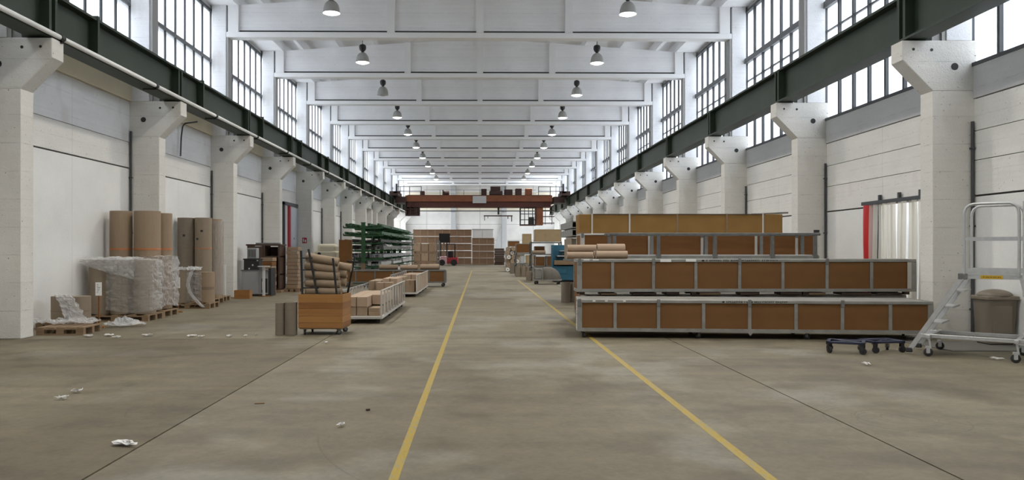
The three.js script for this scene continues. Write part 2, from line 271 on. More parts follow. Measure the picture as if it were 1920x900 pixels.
// ---- glazing: one steel window per bay
function glazing(s, fine) {
  const g = new THREE.Group(), y0 = s < 0 ? 6.2 : 4.92, y1 = 9.55, ys = s < 0 ? [y0, 7.88, y1] : [y0, 7.22, 7.88, y1], P = 0.745, X = s * (WX + 0.06);
  const mull = bx(X - 0.07, X + 0.04, y0, y1, -0.035, 0.035);
  for (let i = 0; i <= 7; i++) { const m = part(g, 'mullion', mull, M.frame); m.position.z = -0.09 - i * P; }
  part(g, 'sill', bx(X - 0.1, X + 0.08, y0 - 0.02, y0 + 0.045, -6, 0), M.frame); part(g, 'head', bx(X - 0.1, X + 0.06, y1 - 0.06, y1 + 0.03, -6, 0), M.frame);
  part(g, 'transom', [bx(X - 0.11, X + 0.05, 7.82, 7.93, -6, 0), bx(X - 0.14, X - 0.11, 7.79, 7.96, -6, 0)], M.frameLight);
  if (s > 0) part(g, 'transom', bx(X - 0.035, X + 0.035, 7.2, 7.24, -6, 0), M.frameLight);
  { const z1 = -0.09 - P, z0 = z1 - P; part(g, 'vent_sash', [bx(X - 0.08, X + 0.02, 8.22, 8.32, z0, z1), bx(X - 0.08, X + 0.02, 8.22, 9.5, z0, z0 + 0.07), bx(X - 0.08, X + 0.02, 8.22, 9.5, z1 - 0.07, z1)], M.frame); }
  const panes = [];
  for (let r = 0; r < ys.length - 1; r++) {
    const q = new THREE.PlaneGeometry(P, ys[r + 1] - ys[r]); q.rotateY(-s * Math.PI / 2); const uv = q.attributes.uv; for (let i = 0; i < 4; i++) uv.setXY(i, uv.getX(i) * P, uv.getY(i) * (ys[r + 1] - ys[r]));
    for (let i = 0; i < 8; i++) { const c = [X, (ys[r] + ys[r + 1]) / 2, -0.09 - (i + 0.5) * P + 0.0]; if (fine) { const p = part(g, 'pane', q, M.glass); p.position.set(...c); } else panes.push(q.clone().translate(...c)); }
  }
  if (!fine) part(g, 'panes', panes, M.glass).userData.kind = 'stuff';
  return g;
}
let windowNumber = 0;
for (const s of [-1, 1]) for (const k of [10, 11]) { // tall glazed gates in the two last bays, unseen, added for far-end light
  const g = new THREE.Group(), X = s * (WX + 0.06), y1 = s < 0 ? 6.2 : 4.92, w = 5.6 / 4; g.name = `window_${++windowNumber}`; g.userData.kind = 'structure'; g.position.z = -(DP(k) + 0.4); scene.add(g);
  for (let i = 0; i <= 4; i++) part(g, 'mullion', bx(X - 0.05, X + 0.05, 0.3, y1, -i * w - 0.03, -i * w + 0.03), M.frame);
  const q = new THREE.PlaneGeometry(w, y1 - 0.3); q.rotateY(-s * Math.PI / 2);
  for (let i = 0; i < 4; i++) { const p = part(g, 'pane', q, M.glassClear); p.position.set(X, (y1 + 0.3) / 2, -(i + 0.5) * w); }
}
for (const s of [-1, 1]) {
  const near = glazing(s, true), far = glazing(s, false);
  for (let k = K0; k < K1; k++) {
    const o = (k >= 0 && k <= 4 ? near : far).clone(); o.name = `window_${++windowNumber}`; o.position.z = -(DP(k) + 0.02); o.userData.kind = 'structure'; scene.add(o);
  }
}

// ---- pillars with corbels
function pillar(s) {
  const g = new THREE.Group(), X = (x) => s * x, poly = (p) => (s < 0 ? p.map(([x, y]) => [-x, y]).reverse() : p);
  part(g, 'shaft', rb(X(8.18), X(8.98), 0, 4.46, -0.4, 0, 0.012), M.pillar);
  part(g, 'corbel', ext(poly([[8.18, 4.46], [8.98, 4.46], [8.98, 5.37], [7.63, 5.37], [7.63, 5.02]]), 0.4, 0.012), M.pillar);
  part(g, 'upper_column', rb(X(8.43), X(8.9), 5.37, 9.7, -0.4, 0, 0.012), M.pillarHigh);
  part(g, 'steel_post', [bx(X(8.36), X(8.427), 5.37, 8.63, -0.38, -0.02)], M.postGrey);
  part(g, 'bearing_plate', [bx(X(7.7), X(8.1), 5.37, 5.4, -0.32, -0.08)], M.dark);
  part(g, 'pipe_hole', cyl(0.065, [X(8.58), 4.9, -0.05], [X(8.58), 4.9, 0.006], 16), M.dark);
  part(g, 'anchor_hole', [cyl(0.028, [X(8.16), 5.2, -0.05], [X(8.16), 5.2, 0.005], 10), cyl(0.025, [X(7.83), 5.21, -0.05], [X(7.83), 5.21, 0.005], 10)], M.dark);
  part(g, 'bracket_box', bx(X(8.2), X(8.36), 5.37, 5.6, -0.3, -0.06), M.postGrey);
  return g;
}
for (const s of [-1, 1]) {
  const p = pillar(s); let n = 0;
  for (let k = K0; k <= K1; k++) {
    const o = p.clone(); o.name = numbered('pillar'); o.position.z = -DP(k); scene.add(o);
    tag(o, k < 0 ? `white concrete pillar of the ${s < 0 ? 'left' : 'right'} wall, behind the camera` : `white concrete pillar with crane corbel, ${ORD[n]} from the front on the ${s < 0 ? 'left' : 'right'} wall`, 'pillar', 'concrete pillars along both walls', 'structure'); if (k >= 0) n++;
  }
}
// dark expansion gaps / service pipes beside the pillars
for (const [s, d, y1] of [[-1, 19.96, 4.6], [-1, 25.96, 4.2], [-1, 31.96, 3.9], [-1, 43.96, 3.9], [-1, 49.96, 4], [1, 13.96, 3.9], [1, 19.96, 3.8], [1, 25.96, 3.7]])
  solo('service_pipe', `thin dark pipe in the corner of the ${ORD[Math.round((d - 13.96) / 6)]} ${s < 0 ? 'left' : 'right'} pillar and the wall`, 'pipe', [cyl(0.028, [0, 0.02, 0], [0, y1, 0], 8), ...[0.5, 2, 3.4].map((y) => bx(-0.04, 0.04, y, y + 0.03, -0.03, 0.03))], M.frame, [s * (WX - 0.05), d], 0, 'dark pipes beside the pillars');

// ---- roof: slabs on purlins, beams
{
  const c = thing('ceiling', null, null, [0, 0], 0, null, 'structure'), slope = 0.068, top = (x) => 9.72 + (8.37 - Math.abs(x)) * slope;
  const L = FAR - BACK;
  const P = [[-9.3, 9.9], [-8.06, 9.9], [-8.06, top(8.06) + 0.38], [0, top(0) + 0.38], [8.06, top(8.06) + 0.38], [8.06, 9.9], [9.3, 9.9], [9.3, 10.4], [0, 11], [-9.3, 10.4]];
  part(c, 'roof_slab', ext(P, 79 - BACK).translate(0, 0, -BACK), M.roof); part(c, 'roof_slab', ext(P, FAR - 86).translate(0, 0, -86), M.roof);
  for (const s of [-1, 1]) for (let i = 3; i < 5; i++) { const q = new THREE.PlaneGeometry(1.64, 7); q.rotateX(Math.PI / 2); const m = part(c, 'added_skylight_pane', q, M.glassClear); m.position.set(s * (0.82 + i * 1.64), top(0.82 + i * 1.64) + 0.45, -82.5); m.rotation.z = -s * slope; part(c, 'added_skylight_bar', bx(s * 1.64 * (i + 1) - 0.03, s * 1.64 * (i + 1) + 0.03, top(1.64 * (i + 1)) + 0.38, top(1.64 * (i + 1)) + 0.46, -86, -79), M.frameLight); }  // skylight over the last bay, added to brighten the far end wall
  part(c, 'roof_slab', ext([[-4.92, top(4.92) + 0.38], [0, top(0) + 0.38], [4.92, top(4.92) + 0.38], [4.92, 10.7], [0, 11], [-4.92, 10.7]], 7).translate(0, 0, -79), M.roof);
  for (const s of [-1, 1]) part(c, 'eaves_cap', bx(s * 8.2, s * 9.3, 9.9, 10.25, -86, -79), M.roof);
  for (const s of [-1, 1]) part(c, 'eaves_soffit', bx(s * 8.05, s * 8.96, 9.70, 9.92, -FAR, -BACK), M.beam);
  for (let i = -5; i <= 5; i++) { const x = i * 1.46, y = top(x) + 0.0; part(c, 'purlin', ext([[x - 0.07, y], [x + 0.07, y], [x + 0.07, y + 0.4], [x - 0.07, y + 0.4]], L).translate(0, 0, -BACK), M.beam); }
}
{
  const slope = 0.068, yt = 9.72 + 8.37 * slope, g = new THREE.Group();
  part(g, 'web', ext([[-8.37, 8.9], [8.37, 8.9], [8.37, 9.72], [0, yt], [-8.37, 9.72]], 0.12).translate(0, 0, -0.14), M.beam);
  part(g, 'web_foot', bx(-8.37, 8.37, 8.8, 8.91, -0.24, -0.17), M.joint);
  part(g, 'bottom_flange', rb(-8.43, 8.43, 8.63, 8.82, -0.4, 0, 0.03), M.beamTrim);
  for (const x of [-8.2, -2.97, 0, 2.97, 8.2]) { const w = Math.abs(x) > 8 ? 0.17 : 0.125, y = 9.72 + (8.37 - Math.abs(x)) * slope; part(g, 'rib', bx(x - w, x + w, 8.81, y - 0.015, -0.39, -0.015), M.beamTrim); }
  let n = 0;
  for (let k = K0; k <= K1; k++) { const o = g.clone(); o.name = numbered('roof_beam'); o.position.z = -DP(k); scene.add(o); tag(o, k < 2 ? 'white roof beam above or behind the camera, out of the picture' : `white roof beam with ribs, ${ORD[n]} from the front under the ceiling`, 'roof beam', 'roof beams across the hall', 'structure'); if (k >= 2) n++; }
}

// ---- crane runways on the corbels
for (const s of [-1, 1]) {
  const X = (x) => s * x, t = thing('crane_runway', `long dark green steel crane runway girder on the corbels of the ${s < 0 ? 'left' : 'right'} wall`, 'crane girder', [0, 0], 0, 'crane runway girders', 'structure');
  const d0 = -10, d1 = 87;
  part(t, 'bottom_flange', bx(X(7.7), X(8.1), 5.4, 5.44, -d1, -d0), M.green); part(t, 'web', bx(X(7.885), X(7.915), 5.44, 6.2, -d1, -d0), M.green);
  part(t, 'top_flange', bx(X(7.72), X(8.08), 6.2, 6.245, -d1, -d0), M.green); part(t, 'rail', bx(X(7.87), X(7.93), 6.245, 6.34, -d1, -d0), M.green);
  for (let k = K0; k <= K1; k++) {
    part(t, 'stiffener', [bx(X(7.71), X(7.885), 5.44, 6.2, -DP(k) - 0.34, -DP(k) - 0.26), bx(X(7.71), X(7.885), 5.44, 6.2, -DP(k) - 0.14, -DP(k) - 0.06)], M.green);
    if (s < 0) part(t, 'stiffener', bx(X(7.7), X(7.885), 5.44, 6.3, -DP(k) - 1.9, -DP(k) - 1.82), M.green);
  }
}
{
  const t = thing('conductor_rail', 'white conductor rail with dark couplings running along the left crane girder', 'conductor rail', [-7.62, 0], 0);
  part(t, 'rail_tube', cyl(0.045, [0, 5.44, 10], [0, 5.44, -87], 10), M.white);
  for (let i = -4; i < 18; i++) { const d = 14.3 + 4.15 * i; part(t, 'coupling', [cyl(0.06, [0, 5.44, -d - 0.06], [0, 5.44, -d + 0.06], 10)], M.black); part(t, 'bracket', bx(-0.3, 0.02, 5.34, 5.38, -d - 0.03, -d + 0.03), M.black); part(t, 'hanger', bx(-0.02, 0.02, 5.36, 5.4, -d - 0.03, -d + 0.03), M.black); }
}
// conduits on the left wall
solo('conduit', 'thin dark conduit bent from the second left pillar down the wall', 'conduit', pipe([[0, 0, 0], [0.02, 0.55, 0], [0.08, 0.86, 0.05], [0.25, 0.92, 0.3], [0.7, 0.92, 0.6]], 0.022, 40), M.frame, [-8.86, 23.2, 4.35]);

// ---- pendant lamps
{
  const bell = lathe([[0.045, 0.37], [0.09, 0.362], [0.15, 0.32], [0.2, 0.245], [0.228, 0.15], [0.237, 0.05], [0.255, 0.0], [0.248, 0.0], [0.23, 0.05], [0.22, 0.15], [0.192, 0.24], [0.143, 0.31], [0.085, 0.35], [0.045, 0.357]], 32);
  const gear = lathe([[0, 0.68], [0.06, 0.675], [0.115, 0.64], [0.13, 0.58], [0.125, 0.5], [0.09, 0.44], [0.05, 0.41], [0.05, 0.345], [0, 0.345]], 24);
  const bulbG = lathe([[0, -0.055], [0.09, -0.045], [0.17, -0.02], [0.225, 0.012], [0.22, 0.03], [0.15, 0.012], [0, 0.002]], 28);
  let nL = 0, nR = 0;
  for (let i = -3; i < 10; i++) for (const s of [-1, 1]) {
    const d = 22.7 + 6 * i, off = s < 0 && i === 2, x = s * 4.31, seen = i >= 0, ord = seen ? ORD[s < 0 ? nL++ : nR++] : '';
    const t = thing('pendant_lamp', seen ? (off ? 'unlit bell pendant lamp, third from the front in the left row' : `lit bell pendant lamp, ${ord} from the front in the ${s < 0 ? 'left' : 'right'} row`) : `bell pendant lamp ${['nearest overhead', 'directly behind the camera', 'farthest behind the camera'][-1 - i]} in the ${s < 0 ? 'left' : 'right'} row, out of the picture`, 'lamp', [x, d, 8.44], 0, 'pendant lamps under the roof');
    part(t, 'shade', bell, M.shade); part(t, 'gear_housing', gear, M.black); part(t, 'rod', cyl(0.012, [0, 0.67, 0], [0, 1.56, 0], 8), M.black);
    part(t, 'bulb', bulbG, off ? M.bulbOff : M.bulb);
    if (!off) { const l = new THREE.SpotLight(lin(1, 0.95, 0.86), LAMP_POWER * 9, 0, 1.25, 0.6, 2); l.position.set(0, -0.08, 0); l.target.position.set(0, -3, 0); l.shadow.radius = 8; l.castShadow = true; l.name = 'lamp_light'; t.add(l); t.add(l.target); }
  }
}

// ---- right wall: strip curtain doorway, unseen lobby added behind, roof part-open to backlight strips
{
  const t = thing('strip_curtain', 'clear plastic strip curtain with one red strip hanging in the right wall doorway', 'strip curtain', [WX - 0.06, 0], 0);
  part(t, 'rail', [bx(-0.05, 0.05, 2.6, 2.68, -17.95, -15.0), ...[15.6, 16.4, 17.2].map((d) => bx(-0.03, 0.03, 2.68, 2.8, -d - 0.03, -d + 0.03))], M.frame);
  const R = rng(5);
  for (let i = 0; i < 14; i++) {
    const d = 17.76 - i * 0.2, red = i === 0, g = new THREE.PlaneGeometry(red ? 0.3 : 0.215, 2.5, 6, 6), p = g.attributes.position, c = R() * 0.03;
    for (let j = 0; j < p.count; j++) { const u = p.getX(j) / 0.1; p.setZ(j, 0.028 * (1 - u * u) + 0.012 * Math.sin(p.getY(j) * 2 + i) + c); }
    g.rotateY(-Math.PI / 2); g.translate((i % 2) * 0.03 - 0.02, 1.35, -d); g.computeVertexNormals();
    part(t, 'strip', metres(g), red ? M.pvcRed : i === 1 ? M.pvcPink : M.pvc);
  }
  const v = thing('wall_added_lobby', null, null, [0, 0], 0, null, 'structure');
  part(v, 'added_lobby_shell', [bx(11.2, 11.4, -0.05, 3.1, -19, -14), bx(9.26, 11.4, -0.05, 3.1, -19.2, -19), bx(9.26, 11.4, -0.05, 3.1, -14, -13.8), bx(9.26, 9.9, 3.1, 3.3, -19.2, -13.8)], M.wallSmooth);
  part(v, 'added_lobby_floor', bx(9.26, 11.4, -0.15, 0, -19.2, -13.8), M.floorFar);
  const jamb = part(v, 'door_jamb', [bx(WX - 0.01, 9.26, 0, 2.62, -15.0, -14.92), bx(WX - 0.01, 9.26, 0, 2.62, -17.98, -17.9)], M.wallSmooth); void jamb;
}
// ---- left wall: tall grey door with red edge, far shutter
{
  const t = thing('door_1', null, null, [-WX, 0], 0, null, 'structure');
  part(t, 'door_frame', [bx(0, 0.1, 0, 3.72, -35.5, -35.36), bx(0, 0.1, 3.62, 3.76, -38, -35.36)], M.frame);
  part(t, 'door_leaf', rb(0.0, 0.09, 0.02, 3.56, -37.95, -36.42, 0.01), M.doorGrey);
  part(t, 'red_post', bx(0.0, 0.14, 0, 3.6, -36.42, -36.2), M.redDull, 'red door post');
  part(t, 'door_reveal', bx(0.0, 0.03, 0.02, 3.6, -36.2, -35.5), M.wallGrey);
  part(t, 'handle', [bx(0.09, 0.14, 1.05, 1.09, -36.75, -36.6), cyl(0.04, [0.08, 2.1, -37.2], [0.1, 2.1, -37.2], 10)], M.black);
  const u = thing('door_2', null, null, [-WX, 0], 0, null, 'structure');
  part(u, 'door_frame', [bx(0, 0.5, 0, 5.1, -58.1, -57.3), bx(0, 0.5, 0, 5.1, -61.3, -60.9), bx(0, 0.5, 4.7, 5.2, -61.3, -57.3)], M.wall);
  part(u, 'shutter', [bx(0, 0.1, 0, 4.7, -60.9, -58.1), ...Array.from({ length: 22 }, (_, i) => bx(0.1, 0.13, 0.1 + i * 0.21, 0.28 + i * 0.21, -60.9, -58.1))], M.greyPale);
  const signC = document.createElement('canvas'); signC.width = signC.height = 64; const c = signC.getContext('2d'); c.fillStyle = '#a01828'; c.fillRect(0, 0, 64, 64); c.fillStyle = '#e8e0e0'; c.fillRect(10, 16, 12, 34); c.fillRect(12, 10, 8, 6); c.beginPath(); c.moveTo(36, 52); c.lineTo(34, 34); c.lineTo(42, 16); c.lineTo(46, 30); c.lineTo(54, 24); c.lineTo(54, 52); c.fill();
  const st = new THREE.CanvasTexture(signC); st.colorSpace = THREE.SRGBColorSpace; st.flipY = true;
  const g = new THREE.BoxGeometry(0.22, 0.27, 0.01);
  solo('fire_sign', 'small red fire extinguisher sign on the fifth left pillar', 'sign', g, std({ map: st, roughness: 0.5 }), [-8.52, 37.99, 2.02]);
}

// ================================================================ LONG CRATES ON THE RIGHT
function wheelGeo(r = 0.05, w = 0.035) { return rot(cyl(r, [0, 0, 0], [0, w, 0], 16), 'Z', Math.PI / 2).translate(w / 2, 0, 0); }
function caster(parent, x, z, h, r = h * 0.42, turn = 0, mat = M.galvDark) { // swivel caster: fork and wheel
  const f = part(parent, 'caster', [bx(-0.035, 0.035, h - 0.012, h, -0.035, 0.035), bx(-0.03, -0.024, r * 0.8, h, -0.02, 0.03), bx(0.024, 0.03, r * 0.8, h, -0.02, 0.03)], mat);
  f.position.set(x, 0, z); f.rotation.y = turn; const w = part(f, 'wheel', wheelGeo(r, 0.036), M.rubber); w.position.set(0, r, 0.012); return f;
}
// illegible black stencilled marks, as in the photograph they cannot be read
function stencil(seed, groups) {
  const c = document.createElement('canvas'); c.width = 1024; c.height = 48; const g = c.getContext('2d'), R = rng(seed); g.fillStyle = '#8d8b82'; g.fillRect(0, 0, 1024, 48); g.fillStyle = '#16150f';
  g.beginPath(); g.arc(26, 24, 18, 0, 7); g.fill(); let x = 70;
  for (const n of groups) { for (let i = 0; i < n; i++) { const w = 15 + R() * 9; g.fillRect(x, 5, 8, 38); if (R() < 0.7) g.fillRect(x, [8, 21, 34][(R() * 3) | 0], w, 9); if (R() < 0.6) g.fillRect(x + w - 7, 8 + 12 * ((R() * 2) | 0), 7, 20); if (R() < 0.4) g.fillRect(x, 8, w, 6); x += w + 7; } x += 20; }
  const t = new THREE.CanvasTexture(c); t.colorSpace = THREE.SRGBColorSpace; return std({ map: t, roughness: 0.6 });
}
function crate(label, group, pos, turn, o) {
  const { L, H, dep, posts, cy = 0.12, mat = M.board, steel = M.galv, ends = 0.045, castor = true, lid = true, text, rail = 0.06, back = true } = o;
  const t = thing('panel_crate', label, 'crate', pos, turn, group);
  const y0 = cy, ps = [0, ...posts, L];
  part(t, 'base_frame', [bx(0, L, y0, y0 + rail, -0.05, 0), bx(0, L, y0, y0 + rail, -dep, -dep + 0.05), bx(0, 0.05, y0, y0 + rail, -dep + 0.05, -0.05), bx(L - 0.05, L, y0, y0 + rail, -dep + 0.05, -0.05)], steel);
  part(t, 'top_rail', [rb(0, L, H - rail, H, -0.055, 0.004, 0.012), rb(0, L, H - rail, H, -dep - 0.004, -dep + 0.055, 0.012), bx(0, 0.05, H - rail, H, -dep + 0.055, -0.055), bx(L - 0.05, L, H - rail, H, -dep + 0.055, -0.055)], steel);
  part(t, 'floor_board', bx(0.05, L - 0.05, y0 + 0.01, y0 + 0.03, -dep + 0.05, -0.05), M.woodOld);
  ps.forEach((x, i) => { const w = i === 0 || i === ps.length - 1 ? ends : 0.028, x0 = i === 0 ? 0 : i === ps.length - 1 ? L - 2 * w : x - w;
    part(t, 'post', [bx(x0, x0 + 2 * w, y0 + rail, H - rail, -0.045, 0.0), bx(x0 + 2 * w * 0.38, x0 + 2 * w * 0.62, y0 + rail, H - rail, 0, 0.004)], steel);
    if (back) part(t, 'post', bx(x0, x0 + 2 * w, y0 + rail, H - rail, -dep, -dep + 0.045), steel);
    if (i % 2 === 0 && i < ps.length - 1) part(t, 'clamp', rb(x0 + w - 0.03, x0 + w + 0.03, H - rail - 0.055, H + 0.012, -0.01, 0.016, 0.006), M.galvDark); });
  for (let i = 0; i < ps.length - 1; i++) { const p = part(t, 'panel', bx(ps[i] + 0.02, ps[i + 1] - 0.02, y0 + rail - 0.01, H - rail + 0.01, -0.04, -0.022), mat); if (back) part(t, 'panel', bx(ps[i] + 0.02, ps[i + 1] - 0.02, y0 + rail - 0.01, H - rail + 0.01, -dep + 0.022, -dep + 0.04), mat); void p; }
  for (const x of [0.012, L - 0.03]) part(t, 'end_panel', bx(x, x + 0.018, y0 + rail - 0.01, H - rail + 0.01, -dep + 0.05, -0.05), mat);
  if (lid) part(t, 'lid', bx(0.05, L - 0.05, H - 0.02, H - 0.008, -dep + 0.05, -0.05), M.galv);
  if (castor) for (const x of [0.12, L * 0.35, L * 0.66, L - 0.12]) for (const z of [-0.1, -dep + 0.1]) caster(t, x, z, cy, cy * 0.42, x);
  if (text) { const q = new THREE.BoxGeometry(text.w, rail * 0.72, 0.004); part(t, 'stencil_plate', q.translate(text.x + text.w / 2, H - rail / 2, 0.006), stencil(text.seed, text.groups)); }
  return t;
}
const REL = (x0, list) => list.map((x) => x - x0);
const SG = 'long panel crates on the right';
{
  const a = crate('lowest and nearest long brown panel crate on the right, on the floor by the ladder', SG, [1.75, 14.05], -5.5, { L: 6.16, H: 0.69, dep: 1.02, posts: REL(1.77, [2.45, 3.22, 4.01, 4.81, 5.61, 6.4, 7.21]), text: { x: 2.55, w: 1.25, seed: 3, groups: [9, 2, 2, 10, 6] } });
  part(a, 'perforated_strip', [bx(-0.012, 0, 0.14, 0.66, -0.05, -0.01), ...Array.from({ length: 9 }, (_, i) => bx(-0.016, -0.012, 0.17 + i * 0.055, 0.19 + i * 0.055, -0.045, -0.015))], M.white);
  part(a, 'foot_bracket', ext([[-0.05, 0.13], [0, 0.06], [0.05, 0.13]], 0.02).translate(3.05, 0, 0.01), M.galv);
  for (const x of [0.28, 0.5, 0.82]) part(a, 'sticker', bx(x, x + 0.05, 0.655, 0.68, 0.004, 0.006), M.paper);
  // support behind it (top edge only is seen)
  crate('plain crate mostly hidden behind the lowest long crate, carrying the second one', SG, [2.1, 15.35], 0, { L: 6.35, H: 0.69, dep: 1.1, posts: [1.6, 3.2, 4.8], mat: M.board, back: false });
  const b = crate('second long brown panel crate from the floor, in front of the red curtain strip', SG, [1.9, 15.2, 0.704], 0, { L: 6.66, H: 0.70, dep: 0.62, cy: 0.06, posts: REL(1.9, [2.59, 3.39, 4.22, 5.08, 5.93, 6.8, 7.68]), castor: false, lid: false, text: { x: 2.42, w: 1.5, seed: 8, groups: [1, 6, 3, 5, 10, 8] } });
  for (const x of [0.1, 2.3, 4.5, 6.5]) for (const z of [-0.1, -0.52]) part(b, 'foot', bx(x - 0.05, x + 0.05, 0, 0.06, z - 0.05, z + 0.05), M.woodDark);
  { const R = rng(44); for (let i = 0; i < 9; i++) { const x = 0.3 + i * 0.7 + R() * 0.2; part(b, 'skid_board', rb(x, x + 0.25 + R() * 0.4, 0.0, 0.03 + R() * 0.028, -0.3 - R() * 0.2, -0.005 - R() * 0.05, 0.004), i % 3 ? M.woodDark : M.woodOld); } }
  part(b, 'corner_plate', [bx(6.48, 6.56, 0.12, 0.64, 0.0, 0.01), ...[0.2, 0.32, 0.44, 0.56].map((y) => cyl(0.03, [6.52, y, 0.008], [6.52, y, 0.016], 10))], M.steelPale, 'pale perforated corner plate');
  part(b, 'end_board', bx(6.62, 6.69, 0.12, 0.68, -0.35, -0.06), M.board2);
  part(b, 'wrapper_scrap', [bx(1.62, 1.83, 0.645, 0.705, -0.01, 0.018), bx(2.12, 2.32, 0.65, 0.705, -0.01, 0.018)], M.paper, 'torn white paper stuck on the rail');
  for (const x of [0.12, 0.3]) part(b, 'sticker', bx(x, x + 0.12, 0.675, 0.695, 0.004, 0.006), M.paper);
  // frame stillage C with empty steel posts
  const f = thing('steel_stillage', 'open grey steel stillage frame in the middle of the crate stack on the right', 'stillage', [2.84, 16.6, 1.39], 0);
  const L = 4.36, dp = 0.66, PX = [0.03, 0.97, 2.18, 3.41, 4.33];
  for (const z of [0, -dp]) { part(f, 'top_rail', [rb(-0.08, L + 0.08, 0.5, 0.555, z - 0.04, z + 0.02, 0.01)], M.galvDark); part(f, 'base_rail', bx(-0.05, L + 0.05, 0.0, 0.07, z - 0.04, z + 0.02), M.galv);
    for (const x of PX) { const p = part(f, 'post', [bx(x - 0.035, x + 0.035, 0.07, 0.5, z - 0.035, z + 0.012)], M.galvDark); part(p, 'socket', bx(x - 0.05, x + 0.05, -0.0, 0.09, z - 0.042, z + 0.026), M.galvDark); } }
  for (const x of [0, L]) part(f, 'cross_rail', [bx(x - 0.03, x + 0.03, 0.5, 0.55, -dp, 0), bx(x - 0.03, x + 0.03, 0.0, 0.06, -dp, 0)], M.galvDark);
  part(f, 'end_pin', cyl(0.06, [L + 0.02, 0.56, -0.05], [L + 0.02, 0.62, -0.05], 10), M.black);
  part(f, 'deck_sheet', bx(0, L, 0.07, 0.085, -dp, -0.04), M.greyPale);
  crate('plain hidden crate at floor level under the steel stillage on the right', SG, [2.2, 16.55], 0, { L: 5.3, H: 0.69, dep: 1.75, posts: [1.7, 3.4], back: false });
  crate('plain hidden crate in the second layer under the steel stillage on the right', SG, [2.2, 16.45, 0.69], 0, { L: 5.3, H: 0.70, dep: 1.85, cy: 0.02, posts: [1.7, 3.4], back: false, castor: false });
  crate('brown plank-faced crate seen through the posts of the steel stillage on the right', SG, [2.26, 17.5, 1.39], 0, { L: 5.36, H: 0.56, dep: 0.8, cy: 0.0, posts: REL(2.26, [3.81, 5.0, 6.22, 7.14]), mat: M.board2, steel: M.steelPale, castor: false, lid: false, rail: 0.04 });
  const d = thing('panel_crate', 'topmost long crate of the right stack, yellowish brown board without a steel rail', 'crate', [2.25, 17.6, 1.95], -0.3, SG);
  const dx = REL(2.25, [2.53, 3.38, 4.46, 5.58, 6.4]), ed = [0, ...dx, 4.6];
  for (let i = 0; i < ed.length - 1; i++) { part(d, 'panel', bx(ed[i] + 0.006, ed[i + 1] - 0.006, 0.02, 0.43, -0.02, 0), M.boardPale); part(d, 'panel', bx(ed[i] + 0.006, ed[i + 1] - 0.006, 0.02, 0.43, -0.72, -0.7), M.boardPale); }
  for (const x of [0, 4.58]) part(d, 'end_panel', bx(x, x + 0.02, 0.02, 0.43, -0.7, -0.02), M.boardPale);
  part(d, 'floor_board', bx(0, 4.6, 0, 0.02, -0.72, 0), M.woodOld);
  for (const x of dx) part(d, 'batten', bx(x - 0.018, x + 0.018, 0.0, 0.45, 0, 0.014), x > 4 || x < 1.2 ? M.steelPale : M.woodOld);
  part(d, 'top_edge', bx(0.28, 4.2, 0.425, 0.445, -0.03, 0.012), M.woodDark); part(d, 'lid', bx(0.0, 4.6, 0.43, 0.44, -0.7, -0.03), M.boardTan);
  solo('steel_rod', 'thin steel rod sticking out of the topmost long crate towards the right', 'rod', cyl(0.02, [-0.6, -0.01, 0], [0.25, 0.03, 0], 8), M.galvDark, [6.85, 17.9, 2.41]);
}
// tubes resting on the second crate, left end
function tubeGeo(r, L, rin = r * 0.55) { return rot(ring(r, rin, L, 22), 'Z', -Math.PI / 2); } // lying along +x from the origin
function tube(label, group, r, L, pos, turn = 0, mat = M.card, tilt = 0) {
  const t = thing('cardboard_tube', label, 'tube', pos, turn, group); const m = part(t, 'wall', tubeGeo(r, L), mat); part(t, 'core', rot(cyl(r * 0.56, [0, 0.01, 0], [0, L - 0.01, 0], 14), 'Z', -Math.PI / 2), M.inside); t.rotation.z = tilt; void m; return t;
}
tube('thick pale cardboard roll lying on top of the second crate, upper of the two', 'rolls on the second crate', 0.085, 0.56, [2.33, 15.54, 1.62], 2, M.cardPink);
tube('thick pale cardboard roll lying flat on the second crate, nearest the camera', 'rolls on the second crate', 0.08, 0.62, [2.3, 15.45, 1.485], -2, M.cardPink);
tube('thick pale cardboard roll lying on the second crate behind the nearest roll', 'rolls on the second crate', 0.08, 0.6, [2.28, 15.63, 1.485], 1, M.cardPink);

// standing cardboard tubes left of the crates
function standTube(label, group, r, h, pos, mat = M.cardTube) { const t = thing('cardboard_tube', label, 'tube', pos, 0, group); part(t, 'wall', ring(r, r * 0.8, h, 26), mat); part(t, 'core', cyl(r * 0.79, [0, 0.02, 0], [0, h - 0.05, 0], 18), M.inside); return t; }
standTube('brown cardboard tube standing on the floor left of the crates, left of the two', 'tubes standing left of the crates', 0.135, 0.6, [2.58, 23.5]);
standTube('brown cardboard tube standing on the floor left of the crates, right of the two', 'tubes standing left of the crates', 0.12, 0.59, [2.85, 23.6]);

